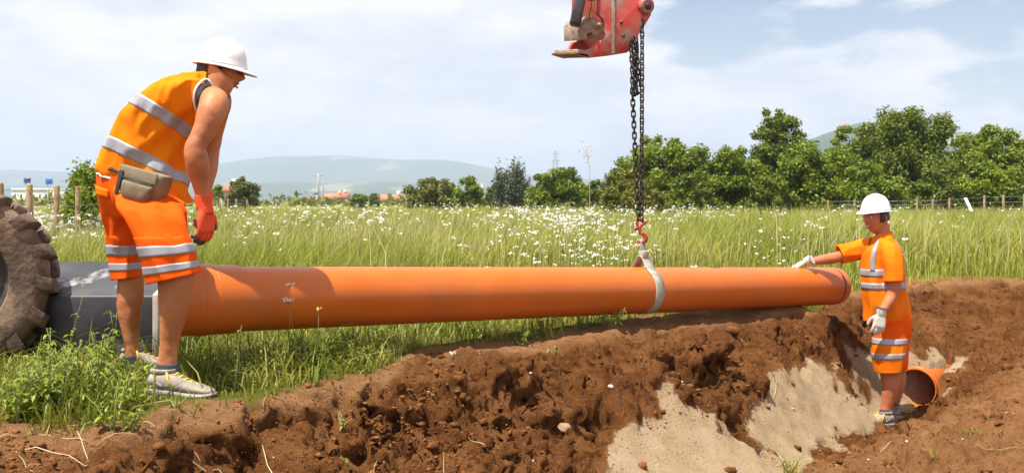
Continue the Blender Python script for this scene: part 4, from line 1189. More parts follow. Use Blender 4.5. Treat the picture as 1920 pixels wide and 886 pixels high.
mb = MB(); bg = ring_grid([imring(194,303,347,346,YM,.166,2.2), imring(192,311,346,353,YM,.170,2.2)], 72, 3); shell('belt', bg, M_black, pk, .004)
# gloves: orange knit with grey dipped palm
wr = W(384, 388, YM-.215); gd = Vector((.05, .02, -1))
hp = hand_parts(wr, gd, (-.80, .35, 0), (.5, .8, 0), (.38, .5, .4), 1.16, .10, .4, .0112)
mb = MB(); cuff = ring_grid([(W(381,366,YM-.215), Vector((.040,0,0)), Vector((0,-.040,0)), 2), (W(382,378,YM-.215), Vector((.037,0,0)), Vector((0,-.036,0)), 2), (W(384,390,YM-.215), Vector((.036,0,0)), Vector((0,-.034,0)), 2), (W(386,400,YM-.215), Vector((.037,0,0)), Vector((0,-.03,0)), 2)], 28, 4)
closed_grid(mb, cuff)
for G_ in hp: closed_grid(mb, G_)
go = remesh(mb, 'work_glove', M_glove_o, man, .0035, 3, .4)
# dipped grey palm and fingertips as a second material on the same glove
go.data.materials.append(M_glove_g)
nv = len(go.data.vertices); co = np.empty(nv*3); go.data.vertices.foreach_get('co', co); co = co.reshape(-1, 3)
rel = co-np.array(wr); nn_ = np.array(Vector((-.80, .35, 0)).normalized()); dd_ = np.array(gd.normalized())
dv_ = rel@dd_; pv_ = rel@nn_
nf = len(go.data.polygons); pc_ = np.empty(nf*3); go.data.polygons.foreach_get('center', pc_); pc_ = pc_.reshape(-1, 3)-np.array(wr)
dip = ((pc_@nn_ > .006+.006*np.sin(pc_@dd_*60)) & (pc_@dd_ > .0)) | (pc_@dd_ > .155)
go.data.polygons.foreach_set('material_index', dip.astype(np.int32))
mb = MB()
wr2 = W(385, 370, YM+.155)
for G_ in hand_parts(wr2, (.05, .02, -1), (-.6, -.6, 0), (.5, -.8, 0), (.5, .6, .5), 1.08, .1, .4, .0105): closed_grid(mb, G_)
closed_grid(mb, ring_grid([(wr2+Vector((0,0,.03)), Vector((.037,0,0)), Vector((0,-.037,0)), 2), (wr2-Vector((0,0,.01)), Vector((.034,0,0)), Vector((0,-.03,0)), 2)], 24, 3))
remesh(mb, 'work_glove', M_glove_o, man, .004, 3, .4)
# socks and shoes
gN = gz1(W(320, 740, YN).x, YN); gF = gz1(W(255, 690, YF).x, YF)
shell('sock', ring_grid([imring(294,680,336,680,YN+.015,.042), imring(293,692,337,692,YN+.015,.043), imring(292,706,342,706,YN+.015,.043), imring(292,722,350,722,YN+.015,.04)], 28, 4), M_sock, man, .004)
shell('sock', ring_grid([imring(234,664,262,664,YF,.038), imring(234,676,263,676,YF,.038), imring(234,690,270,690,YF,.036)], 28, 4), M_sock, man, .004)
h0 = W(281, 747, YN+.015); t0 = W(404, 741, YN-.06)
shoe(Vector((h0.x, h0.y, max(gN-.005, h0.z-.01))), Vector((t0.x, t0.y, max(gN-.012, h0.z-.012))), (0, 0, 1), man, trim=M_yellow)
h1 = W(226, 705, YF+.02); t1 = W(338, 706, YF+.0)
shoe(Vector((h1.x, h1.y, gF)), Vector((t1.x, t1.y, gF)), (0, 0, 1), man, trim=M_yellow)
# ------------------------------------------------------------------ the man standing in the trench
YT = 7.80
man2 = thing('person', W(1655, 790, YT), 'man in orange shirt and white helmet standing in the trench', 'person')
body = MB()
YTn, YTf = YT-.07, YT+.10
nl = [imring(1644,600,1702,600,YTn+.03,.085), imring(1643,650,1692,650,YTn+.01,.075), imring(1648,685,1690,685,YTn,.062), imring(1651,705,1689,705,YTn,.056), imring(1652,724,1687,724,YTn,.055), imring(1652,745,1682,745,YTn,.046), imring(1651,760,1676,760,YTn,.038), imring(1649,772,1672,772,YTn,.036), imring(1640,786,1672,786,YTn,.036)]
fl = [imring(1658,600,1708,600,YTf-.02,.08), imring(1660,650,1700,650,YTf,.07), imring(1664,690,1698,690,YTf,.058), imring(1664,715,1698,715,YTf,.054), imring(1664,738,1692,738,YTf,.043), imring(1664,758,1686,758,YTf,.036), imring(1660,772,1684,772,YTf,.036)]
closed_grid(body, ring_grid(nl, 28, 4)); closed_grid(body, ring_grid(fl, 28, 4))
tr = [imring(1642,625,1708,625,YT,.12), imring(1632,590,1704,590,YT,.12), imring(1626,540,1698,540,YT,.12), imring(1624,500,1694,500,YT,.13), imring(1630,468,1690,468,YT,.13), imring(1640,450,1680,450,YT,.08), imring(1641,438,1670,438,YT,.058), imring(1637,420,1668,420,YT,.056)]
closed_grid(body, ring_grid(tr, 32, 4))
na = [(W(1668,462,YT-.09), .055), (W(1673,474,YT-.14), .062), (W(1676,505,YT-.17), .054), (W(1677,535,YT-.18), .047), (W(1673,552,YT-.18), .046), (W(1666,566,YT-.19), .043), (W(1658,578,YT-.20), .034), (W(1653,586,YT-.205), .030)]
closed_grid(body, ring_grid(limb_rings([a for a, r in na], [r for a, r in na]), 24, 5))
fa = [(W(1634,464,YT+.02), .056), (W(1618,468,YT+.08), .058), (W(1596,475,YT+.10), .052), (W(1578,480,YT+.10), .046), (W(1560,484,YT+.09), .044), (W(1540,487,YT+.06), .038), (W(1522,490,YT+.03), .030), (W(1514,491,YT+.02), .029)]
closed_grid(body, ring_grid(limb_rings([a for a, r in fa], [r for a, r in fa]), 24, 5))
HF2 = Vector((-.90, -.42, -.02)); HU2 = Vector((-.02, 0, 1)); HC2 = W(1642, 408, YT-.01); HK2 = 1.08
hg, hfr2 = head_grid(HC2, HF2, HU2, HK2)
closed_grid(body, hg); add_ear(body, HC2, hfr2, 1, HK2); add_ear(body, HC2, hfr2, -1, HK2)
relief(remesh(body, 'body', M_skin2, man2, .0075, 2, .4), .004, 8.0)
face_extras(HC2, hfr2, man2, HK2, smile=True)
add_hair(hg, HC2, hfr2, man2, -.035, .03)
hel2 = part_empty('hard_hat', HC2+Vector(hfr2[2])*.045, man2)
helmet(HC2+Vector(hfr2[2])*.056-Vector(hfr2[1])*.002, HF2, HU2, hel2, 1.02)
# shirt
sr = [imring(1622,602,1707,598,YT,.14,2.2), imring(1621,585,1705,580,YT,.14,2.2), imring(1619,555,1699,552,YT,.135,2.2), imring(1618,525,1694,524,YT,.133,2.2), imring(1618,500,1691,498,YT,.135,2.2), imring(1620,476,1688,474,YT,.14,2.2), imring(1626,461,1682,458,YT,.13,2.2), imring(1634,450,1675,446,YT,.10,2.1), imring(1639,444,1670,438,YT,.075,2.0), imring(1641,441,1668,434,YT,.066,2.0)]
SG = ring_grid(sr, 96, 7)
SG = wrinkle(SG, .008, 6, 21., fold=.036, fdir=(.25, 0, 1), fscale=9)
SG = wrinkle(SG, .0025, 24, 2.)
shirt = shell('work_shirt', SG, M_shirt, man2, .004)
# columns: 0 = right edge (+A, his back), 24 = towards the camera, 48 = left edge (chest)
def row_at(G, py):
    rows = HOR+FPX*(CAM_Z-G[:, 24, 2])/G[:, 24, 1]; return int(np.argmin(np.abs(rows-py)))
for y0_, y1_ in ((545, 531), (519, 505)):
    patch('reflective_stripe', SG, row_at(SG, y0_), row_at(SG, y1_), 0, 96, .0025, M_refl, shirt)
i0, i1 = row_at(SG, 507), row_at(SG, 447)
patch('reflective_brace', SG, i0, i1, 34, 38, .003, M_refl, shirt)
patch('reflective_brace', SG, i0, i1, 53, 57, .003, M_refl, shirt)
patch('reflective_brace', SG, i0, i1, 4, 8, .003, M_refl, shirt)
# sleeves
sn = [(W(1662,462,YT-.08), .062), (W(1671,472,YT-.135), .074), (W(1674,490,YT-.165), .074), (W(1676,510,YT-.175), .075), (W(1677,527,YT-.18), .080)]
G_ = wrinkle(ring_grid(limb_rings([a for a, r in sn], [r for a, r in sn]), 48, 7), .006, 9, 4., fold=.010, fdir=(.1, 0, 1), fscale=14)
shell('sleeve', G_, M_shirt, shirt, .004)
sf = [(W(1640,462,YT-.0), .075), (W(1620,466,YT+.08), .080), (W(1600,471,YT+.10), .076), (W(1585,474,YT+.10), .074), (W(1574,477,YT+.10), .076)]
G_ = wrinkle(ring_grid(limb_rings([a for a, r in sf], [r for a, r in sf]), 48, 7), .006, 9, 14., fold=.010, fdir=(1, 0, .2), fscale=14)
shell('sleeve', G_, M_shirt, shirt, .004)
# shorts
pel = [imring(1630,585,1704,585,YT,.135,2.2), imring(1632,605,1708,605,YT,.145,2.2), imring(1636,625,1706,625,YT+.01,.145,2.2), imring(1648,645,1700,645,YT+.02,.11,2.0)]
ln = [imring(1636,608,1702,608,YTn+.04,.115,2.2), imring(1636,632,1700,632,YTn+.02,.108,2.2), imring(1636,658,1697,656,YTn,.102,2.2), imring(1638,680,1694,678,YTn,.10,2.2), imring(1640,697,1691,694,YTn,.10,2.2)]
lf = [imring(1650,608,1708,608,YTf-.02,.11,2.2), imring(1650,640,1704,640,YTf,.10,2.2), imring(1652,668,1702,668,YTf,.095,2.2), imring(1655,693,1700,690,YTf,.092,2.2)]
PG2 = wrinkle(ring_grid(pel, 64, 5), .006, 7, 3.); NG2 = wrinkle(ring_grid(ln, 64, 9), .006, 7, 7., fold=.011, fdir=(.1, 0, 1), fscale=13); FG2 = wrinkle(ring_grid(lf, 64, 9), .006, 7, 17.)
mb = MB(); closed_grid(mb, PG2); closed_grid(mb, NG2[:16]); closed_grid(mb, FG2[:12])
sh2 = remesh(mb, 'shorts', M_short, man2, .007, 3, .5)
shell('trouser_leg', NG2[9:], M_shirt, sh2, .004); shell('trouser_leg', FG2[7:], M_short, sh2, .004)
for y0_, y1_ in ((674, 662), (646, 634)):
    patch('reflective_stripe', NG2, row_at(NG2, y1_), row_at(NG2, y0_), 0, 64, .003, M_refl, sh2)
# gloves
def glove(wr, d, n, t, curl, k, parent, cuffd):
    mb = MB()
    for G_ in hand_parts(wr, d, n, t, curl, k, .12, .5, .0115): closed_grid(mb, G_)
    dd = Vector(d).normalized(); a_ = Vector((0, 1, 0)).cross(dd).normalized(); b_ = dd.cross(a_)
    closed_grid(mb, ring_grid([(Vector(wr)-dd*.045, a_*.042, b_*.042, 2), (Vector(wr)-dd*.03, a_*.040, b_*.038, 2), (Vector(wr), a_*.036, b_*.032, 2), (Vector(wr)+dd*.015, a_*.036, b_*.028, 2)], 24, 3))
    g_ = remesh(mb, 'work_glove', M_glove_w, parent, .0042, 2, .4)
    mb = MB(); c0 = Vector(wr)-dd*.043
    mb.tube([c0+a_*(.0425*math.cos(x))+b_*(.0425*math.sin(x)) for x in np.linspace(0, 2*np.pi, 24, endpoint=False)], .004, 6, closed=True)
    mb.build('cuff_band', M_blueband, g_, True)
M_blueband = stuff_mat('blue_cuff_band', (.06,.08,.22), (.09,.11,.3), 20, .8)
glove(W(1652, 588, YT-.205), (-.22, -.10, -1), (.1, .95, -.1), (-.9, -.1, 0), (.25, .4, .3), 1.12, man2, 0)
# far hand lies on the top of the pipe
best = None
for i in range(3000):
    t = PLEN*i/3000; p = PA+AX*t+PU*PR; px = 960+FPX*p.x/p.y
    if abs(px-1508) < 1.0: best = p
wrp = W(1514, 489.5, YT+.02)
glove(wrp, (best+PU*.018+Vector((-.06, -.02, .0)))-wrp, (0.1, 0, -1), (0, -1, .1), (.12, .25, .3), 1.05, man2, 0)
# socks and shoes
shell('sock', ring_grid([imring(1650,766,1674,766,YTn,.040), imring(1647,777,1674,777,YTn,.040), imring(1644,788,1674,788,YTn,.038)], 24, 3), M_dark, man2, .004)
shell('sock', ring_grid([imring(1662,752,1686,752,YTf,.038), imring(1660,764,1686,764,YTf,.038), imring(1660,776,1686,776,YTf,.036)], 24, 3), M_dark, man2, .004)
h0 = W(1674, 798, YTn); t0 = W(1607, 800, YTn-.08)
gA = min(gz1(h0.x, h0.y), gz1(t0.x, t0.y))
zA = W(1640, 797, YTn).z
shoe(Vector((h0.x, h0.y, zA)), Vector((t0.x, t0.y, zA-.005)), (0, 0, 1), man2, trim=M_yellow)
h1 = W(1686, 785, YTf); shoe(Vector((h1.x, h1.y, W(1640, 783, YTf).z)), Vector((h1.x-.27, h1.y-.09, W(1640, 784, YTf).z)), (0, 0, 1), man2, trim=M_yellow)
# ================================================================== PLANTS
M_grass = leaf_mat('meadow_grass', (.14,.19,.014), (.29,.325,.035), (.54,.49,.15), .6, .35, .55)
M_turf = leaf_mat('turf_grass', (.095,.130,.010), (.21,.235,.022), (.42,.37,.10), .5, .3, 2.6)
M_flower = stuff_mat('white_petals', (.74,.73,.64), (.80,.80,.74), 8, .7, trans=.25)
M_yflower = stuff_mat('yellow_petals', (.70,.50,.03), (.78,.58,.05), 8, .7, trans=.25)
M_straw = stuff_mat('dry_straw', (.42,.33,.17), (.60,.50,.30), 6, .75)
M_weed = leaf_mat('weed_leaves', (.11,.16,.012), (.22,.275,.022), (.37,.40,.06), .45, .3, 4.0)
M_stem = stuff_mat('green_stem', (.13,.17,.04), (.20,.22,.07), 6, .6)
M_bark = stuff_mat('bark', (.05,.037,.027), (.10,.075,.055), 9, .95, .6, 30)

def blades(x, y, z, h, w, az, lean, bend, tilt_face=None):
    """grass blades: quad + tip triangle each"""
    n = len(x)
    d = np.stack([np.cos(az), np.sin(az), np.zeros(n)], 1)
    fa = rng.uniform(0, np.pi, n) if tilt_face is None else tilt_face
    s = np.stack([np.cos(fa), np.sin(fa), np.zeros(n)], 1)*(w/2)[:, None]
    b = np.stack([x, y, z-.01], 1)
    up = np.array([0, 0, 1.0])
    m = b+up*(h*.58)[:, None]+d*(lean*h*.45)[:, None]
    t = b+up*(h*(1-.35*bend))[:, None]+d*(h*(lean+bend*.75))[:, None]
    V = np.stack([b-s, b+s, m+s*.8, m-s*.8, t], 1).reshape(-1, 3)
    i = np.arange(n)[:, None]*5
    return V, (i+np.array([[0, 1, 2, 3]])), (i+np.array([[3, 2, 4]]))

def frustum_xy(n, y0, y1, p=1.0, margin=1.25):
    u = rng.random(n)
    y = 1/((1-u)/y0**p+u/y1**p)**(1/p) if p else y0+(y1-y0)*u
    x = rng.uniform(-1, 1, n)*(y*.5207*margin+.8)
    return x, y
def n2(x, y, s, o): return fbm(np.stack([x*s+o, y*s, np.zeros_like(x)], 1), 2)

# tall meadow
x, y = frustum_xy(215000, 6.0, 80, .9)
gi = grass_in(x, y)
start = np.interp(x, [-3, -1, 0, 1.2, 2.2, 3.2, 4.2, 6], [2.4, 2.5, 2.3, 1.7, 1.2, .75, .10, .10])
tall = sstep(gi, start-.2, start+1.1)
# thinner, browner and lower patches
den = n2(x, y, .35, 3)
keep = (gi > start-.3) & (rng.random(len(x)) < .35+.65*tall)
x, y, tall, den = x[keep], y[keep], tall[keep], den[keep]
n = len(x)
h = (.16+.40*tall)*(.8+.35*den+rng.uniform(-.28, .32, n)); h = np.clip(h, .08, .95)
h *= np.where(x > .18*y, 1.10, 1.0)
w = .0045+.00062*y*rng.uniform(.7, 1.4, n)
az = rng.normal(.6, 1.4, n)
V, Q, T = blades(x, y, gz(x, y), h, w, az, rng.uniform(0, .35, n), rng.uniform(0, .5, n))
tag(link('meadow_grass', npmesh('meadow_grass', V, [Q, T]), M_grass), 'tall green and straw-coloured meadow grass behind the pipe', 'grass', None, 'stuff')

# dry seed-headed grasses standing through the meadow
x, y = frustum_xy(26000, 7.0, 80, .9); gi = grass_in(x, y)
start = np.interp(x, [-3, -1, 0, 1.2, 2.2, 3.2, 4.2, 6], [2.4, 2.5, 2.3, 1.7, 1.2, .75, .10, .10])
keep = (gi > start+.2) & (rng.random(len(x)) < .25+.75*sstep(n2(x, y, .5, 57), -.1, .3)); x, y = x[keep], y[keep]; n = len(x)
V, Q, T = blades(x, y, gz(x, y), rng.uniform(.42, .88, n), .003+.0004*y, rng.normal(.6, 1.2, n), rng.uniform(0, .25, n), rng.uniform(0, .5, n))
tag(link('seed_grass', npmesh('seed_grass', V, [Q, T]), leaf_mat('seed_grass', (.30,.27,.09), (.46,.40,.18), (.62,.54,.30), .7, .3, .7)), 'pale dry seed grasses standing through the meadow', 'grass', None, 'stuff')

# trampled turf between the tall meadow and the torn edge
x, y = frustum_xy(125000, 3.5, 12, .8, 1.15)
gi = grass_in(x, y)+.30*n2(x, y, 1.7, 9)+.12*n2(x, y, 6, 2)
start = np.interp(x, [-3, -1, 0, 1.2, 2.2, 3.2, 4.2, 6], [2.4, 2.5, 2.3, 1.7, 1.2, .75, .10, .10])
pr = sstep(gi, -.05, .35)*(1-.75*sstep(gi, start+.4, start+1.2))
bare = sstep(n2(x, y, 1.1, 33), .12, .35)*sstep(-gi, -1.3, -.3)
shoe_ = np.exp(-(((x+1.43)/.26)**2+((y-4.02)/.20)**2)**2)
keep = (rng.random(len(x)) < pr*(1-.8*bare)*(1-.9*shoe_))
x, y = x[keep], y[keep]; n = len(x)
h = rng.gamma(2.6, .030, n)*(1+.55*n2(x, y, 1.3, 5)); h = np.clip(h, .025, .30)
V, Q, T = blades(x, y, gz(x, y), h, rng.uniform(.004, .0095, n)*(.7+.06*y), rng.uniform(0, 6.28, n), rng.uniform(.1, .9, n), rng.uniform(.1, .9, n))
tag(link('turf_grass', npmesh('turf_grass', V, [Q, T]), M_turf), 'short trampled grass along the edge of the trench', 'grass', None, 'stuff')

# white wild flowers in drifts
def flower_heads(cx_, cy_, cz_, r, npet, size, up=.55):
    n = len(cx_); k = npet
    a = rng.uniform(0, 6.28, (n, k)); q = np.sqrt(rng.random((n, k)))*r[:, None]
    c = np.stack([cx_[:, None]+q*np.cos(a), cy_[:, None]+q*np.sin(a), cz_[:, None]+rng.normal(0, .18, (n, k))*r[:, None]], -1).reshape(-1, 3)
    m = len(c); nr = rng.normal(size=(m, 3))*.55+np.array([0, -.25, up]); nr /= np.linalg.norm(nr, axis=1)[:, None]
    t = np.cross(nr, rng.normal(size=(m, 3))); t /= np.linalg.norm(t, axis=1)[:, None]; b = np.cross(nr, t)
    s = (np.repeat(size, k)*rng.uniform(.6, 1.25, m))[:, None]
    V = np.stack([c+t*s, c+b*s*.9, c-t*s, c-b*s*.9], 1).reshape(-1, 3)
    return V, np.arange(m*4).reshape(-1, 4)
x, y = frustum_xy(13000, 7.5, 78, .8)
gi = grass_in(x, y); ux = x/y
start = np.interp(x, [-3, -1, 0, 1.2, 2.2, 3.2, 4.2, 6], [1.8, 1.9, 1.8, 1.4, 1.2, 1.0, .7, .7])
drift = sstep(n2(x, y*.7, .42, 71)+.25*n2(x, y, 1.7, 12), -.02, .26)
side = np.interp(ux, [-.7, -.45, .08, .16, .24, .7], [.55, .8, .85, .5, .18, .14])
farb = np.interp(y, [8, 12, 25, 45, 78], [1, 1, .62, .5, .5])*np.where((y > 28) & (ux < -.05), 1.5, 1)
keep = (gi > start) & (rng.random(len(x)) < drift*side*farb)
x, y = x[keep], y[keep]; n = len(x)
k = np.where(y < 22, rng.integers(1, 6, n), rng.integers(1, 3, n)); x = np.repeat(x, k); y = np.repeat(y, k); n = len(x)
x = x+rng.normal(0, .09, n); y = y+rng.normal(0, .10, n); zt = gz(x, y)+np.where(y < 15, rng.uniform(.16, .72, n), rng.uniform(.34, .74, n))
V, F = flower_heads(x, y, zt, rng.uniform(.015, .042, n)*(1+.010*y), 6, (.0072+.00042*y)*rng.uniform(.7, 1.2, n))
tag(link('white_wildflowers', npmesh('white_wildflowers', V, F), M_flower), 'drifts of small white wildflowers across the meadow', 'wildflowers', None, 'stuff')
V, Q, T = blades(x, y, zt-.4, np.full(n, .42), .004+.0003*y, rng.uniform(0, 6, n), rng.uniform(0, .12, n), rng.uniform(0, .05, n))
tag(link('flower_stems', npmesh('flower_stems', V, [Q, T]), M_grass), 'thin green stems under the white wildflowers', 'stems', None, 'stuff')

# loose clods, crumbs and straw on the bare earth
def icos():
    bm = bmesh.new(); bmesh.ops.create_icosphere(bm, subdivisions=1, radius=1.0)
    V = np.array([v.co[:] for v in bm.verts]); F = np.array([[v.index for v in f.verts] for f in bm.faces]); bm.free(); return V, F
IV, IF = icos()
def clods(x, y, s, sink=.3, zoff=0.):
    n = len(x); m = len(IV)
    sc = s[:, None, None]*rng.uniform(.55, 1.25, (n, 1, 3))
    j = 1+rng.normal(0, .33, (n, m, 1))
    P = IV[None]*sc*j
    a = rng.uniform(0, 6.28, n); c, q = np.cos(a), np.sin(a)
    X = P[..., 0]*c[:, None]-P[..., 1]*q[:, None]; Yv = P[..., 0]*q[:, None]+P[..., 1]*c[:, None]
    V = np.stack([X+x[:, None], Yv+y[:, None], P[..., 2]*.65+(gz(x, y)+s*(.3-sink)+zoff)[:, None]], -1).reshape(-1, 3)
    F = (np.arange(n)[:, None, None]*m+IF[None]).reshape(-1, 3)
    return V, F
M_clod = stuff_mat('soil_clod', (.125,.047,.014), (.23,.094,.030), 9, .95, .8, 70, c3=(.29,.135,.05), s3=40, spec=.1)
x, y = frustum_xy(66000, 3.1, 10.8, .6, 1.1)
gi = grass_in(x, y)+.2*n2(x, y, 2, 4); sd_ = sand_at(x, y); cl = sstep(n2(x, y, 1.4, 19)+.5*n2(x, y, 5, 7), -.15, .4)
onsand = sd_ > .4
keep = (gi < -.02) & (rng.random(len(x)) < np.where((sd_ > .08) & (sd_ < .92), .9, np.where(onsand, .07, .30+.70*cl)))
x, y, cl, onsand = x[keep], y[keep], cl[keep], onsand[keep]; n = len(x)
s = np.clip(rng.lognormal(-5.45, .58, n)*(.75+.6*cl), .0025, .026)*np.where(onsand, .8, 1)
V, F = clods(x, y, s, .25)
tag(link('soil_clods', npmesh('soil_clods', V, F), M_clod), 'loose brown soil clods strewn over the trench banks', 'soil', None, 'stuff')
M_peb = stuff_mat('pale_pebble', (.42,.34,.25), (.58,.50,.40), 9, .8)
# bigger broken clods
M_clod2 = stuff_mat('dark_clod', (.085,.032,.010), (.165,.067,.022), 14, .95, 1.0, 60, c3=(.22,.10,.038), s3=40, spec=.08)  # darker brown, matched to the darkened bank soil
bm = bmesh.new(); bmesh.ops.create_icosphere(bm, subdivisions=2, radius=1.0)
IV2 = np.array([v.co[:] for v in bm.verts]); IF2 = np.array([[v.index for v in f.verts] for f in bm.faces]); bm.free()
x, y = frustum_xy(1500, 3.2, 10.4, .6, 1.05); gi = grass_in(x, y); cl = sstep(n2(x, y, 1.4, 19)+.5*n2(x, y, 5, 7), -.1, .35)
keep = (gi < -.25) & (rng.random(len(x)) < np.where(sand_at(x, y) > .5, .04, .08+.6*cl)); x, y = x[keep], y[keep]
V, F = [], []
for i in range(len(x)):
    r = float(np.clip(rng.lognormal(-3.75, .42), .012, .055)); p = IV2*np.array([1, rng.uniform(.7, 1.2), rng.uniform(.5, .85)])
    f_ = facets(p+i*3.7, .8, 3, 1.1); p = p*(1+.32*f_)[:, None]*r
    a = rng.uniform(0, 6.28); p = np.stack([p[:, 0]*math.cos(a)-p[:, 1]*math.sin(a), p[:, 0]*math.sin(a)+p[:, 1]*math.cos(a), p[:, 2]], 1)
    V.append(p+np.array([x[i], y[i], gz1(x[i], y[i])+r*.12])); F.append(IF2+i*len(IV2))
tag(link('broken_clods', npmesh('broken_clods', np.vstack(V), np.vstack(F)), M_clod2), 'larger broken clods of brown earth on the trench banks', 'soil', None, 'stuff')
x, y = frustum_xy(620, 3.2, 10.6, .6, 1.1); keep = grass_in(x, y) < -.1; x, y = x[keep], y[keep]
V, F = clods(x, y, np.clip(rng.lognormal(-5.3, .5, len(x)), .0025, .016), .2)
tag(link('pebbles', npmesh('pebbles', V, F), M_peb), 'small pale pebbles scattered over the dug soil', 'pebbles', None, 'stuff')
# stones one can pick out
def stone(px, py, Y, r, label, mat, squash=.75):
    p = W(px, py, Y); z = gz1(p.x, p.y)
    bm = bmesh.new(); bmesh.ops.create_icosphere(bm, subdivisions=3, radius=r)
    for v in bm.verts:
        d = mnoise.noise(v.co*(1.4/r)+Vector((px, py, 0)))*.28+mnoise.noise(v.co*(4/r))*.08
        v.co *= 1+d; v.co.z *= squash
    bmesh.ops.translate(bm, verts=bm.verts, vec=(p.x, p.y, z+r*.35))
    me = bpy.data.meshes.new('stone'); bm.to_mesh(me); bm.free()
    return tag(link('stone', me, mat, None, True), label, 'stone', 'stones on the dug earth')
stone(1275, 712, 5.72, .020, 'pale cream stone on the brown bank below the sling', M_peb)
stone(1205, 880, 4.98, .026, 'brown clod lying on the sand at the bottom edge', M_clod)
stone(1058, 795, 4.95, .034, 'tan flat stone in the middle of the trench bank', stuff_mat('tan_stone', (.24,.15,.08), (.33,.21,.12), 9, .9))
stone(1145, 735, 5.3, .016, 'small pale stone above the tan one on the bank', M_peb)

# straw and cut stalks
mb = MB()
def lay(px, py, L_, az, r, arch=.02, wob=.02):
    p = WG(px, py, 0.0); p = Vector((p.x, p.y, 0))
    # walk onto the real surface along the sight line
    for _ in range(6):
        z = gz1(p.x, p.y); q = WG(px, py, z); p = Vector((q.x, q.y, 0))*.6+p*.4
    pts = []
    a = az
    c = p-Vector((math.cos(az), math.sin(az), 0))*L_/2
    for i in range(6):
        z = gz1(c.x, c.y)+r+arch*math.sin(math.pi*i/5)+.004
        pts.append(Vector((c.x, c.y, z)))
        a += random.uniform(-wob, wob)*3; c = c+Vector((math.cos(a), math.sin(a), 0))*L_/5
    mb.tube(pts, [r*.7, r, r, r*.9, r*.7, r*.4], 5)
for i in range(22):
    px = random.choice((random.uniform(-20, 520), random.uniform(-20, 900), random.uniform(0, 1500), random.uniform(1500, 1920)))
    py = random.uniform(740, 880) if px < 600 else random.uniform(690, 880)
    lay(px, py, random.uniform(.05, .30), random.uniform(0, 6.28), random.uniform(.0009, .0020), random.uniform(.0, .015))
for px, py, L_, az in ((110, 868, .4, -.5), (150, 850, .35, -1.1), (520, 820, .35, -1.0), (1480, 862, .35, .9), (1470, 870, .3, 1.6), (1660, 838, .16, .35)):
    lay(px, py, L_, az, .0020, .02, .02)
mb_o = mb.build('dry_straw', M_straw, None, True)
tag(mb_o, 'dry straw and cut stalks lying on the soil', 'straw', None, 'stuff')

# ------------------------------------------------------------------ leafy weeds
def leaf_quads(c, d, L_, w, droop):
    """one pointed leaf folded along its rib: 6 verts"""
    d = Vector(d).normalized(); s = d.cross(Vector((0, 0, 1)));  s = s.normalized() if s.length > 1e-3 else Vector((1, 0, 0)); u = s.cross(d)
    p0 = Vector(c); p1 = p0+d*(L_*.4)+u*(L_*.06); p2 = p0+d*(L_*.75)-Vector((0, 0, droop*L_*.25)); p3 = p0+d*L_-Vector((0, 0, droop*L_*.6))
    f = u*(w*.18)
    V = [p0, p1+s*w/2+f, p2+s*w*.36+f, p3, p2-s*w*.36+f, p1-s*w/2+f, p1, p2]
    return [tuple(v) for v in V], [[0, 1, 6], [1, 2, 7], [2, 3, 7], [0, 6, 5], [5, 7, 4], [4, 7, 3], [1, 7, 6], [5, 6, 7]]
def weed(x, y, H, nst, spread, label, group, leafL=.05, dens=34, narrow=.36, name='weed_plant', sx=None):
    z = gz1(x, y); root = thing(name, (x, y, z), label, 'weed', group)
    st = MB(); LV, LF, nn = [], [], 0
    for k in range(nst):
        a = random.uniform(0, 6.28); ln = random.uniform(.2, 1)*spread; hh = H*random.uniform(.6, 1.0)
        dx = (math.cos(a)*ln if sx is None else sx*hh*.6+random.uniform(-.02, .02)); dy = math.sin(a)*ln*(1 if sx is None else .3)
        pts = [Vector((x+dx*t**1.4+random.uniform(-.006, .006), y+dy*t**1.4, z-.02+hh*t)) for t in (0, .25, .5, .75, 1)]
        st.tube(pts, [.0042, .0038, .0032, .0025, .0012], 5)
        for i in range(max(3, int(dens*hh))):
            t = random.uniform(.12, 1.0)**.8; f = t*4; j = min(3, int(f)); p = pts[j].lerp(pts[j+1], f-j)
            a2 = random.uniform(0, 6.28); el = random.uniform(-.15, .75)
            L_ = leafL*random.uniform(.55, 1.35)*(1.15-.55*t)
            v, f_ = leaf_quads(p, (math.cos(a2), math.sin(a2), el), L_, L_*narrow*random.uniform(.8, 1.4), random.uniform(0, 1.2))
            LV += v; LF += [[q+nn for q in ff] for ff in f_]; nn += len(v)
    st.build('stem', M_stem, root, True)
    o = link('foliage', npmesh('foliage', np.array(LV), np.array(LF)), M_weed, root); o['kind'] = 'stuff'
    return root
random.seed(21)
for i in range(46):
    px = random.uniform(20, 245) if i < 36 else random.uniform(240, 300); py = random.uniform(672, 792) if px > 90 else random.uniform(735, 790)
    p = WG(px, py, 0.0)
    Hh = random.uniform(.13, .30)*(1.15 if 60 < px < 210 else .8)
    if px > 240: Hh *= .55
    weed(p.x, p.y, Hh, random.randint(3, 6), .12, 'leafy green weed in the clump between the tyre and the bending man', 'weeds beside the tyre', .048, 62)
p = WG(118, 700, 0); weed(p.x, p.y, .52, 1, .02, 'tall thin weed stalk rising in front of the steel blade', None, .050, 26, .3, sx=.42)
p = WG(440, 735, 0); weed(p.x, p.y, .46, 1, .02, 'single tall weed stalk standing in front of the pipe socket', None, .035, 22, .25, sx=.05)
p = WG(215, 690, 0); weed(p.x, p.y, .40, 2, .05, 'branching weed beside the far leg of the bending man', None, .06, 30, .25)
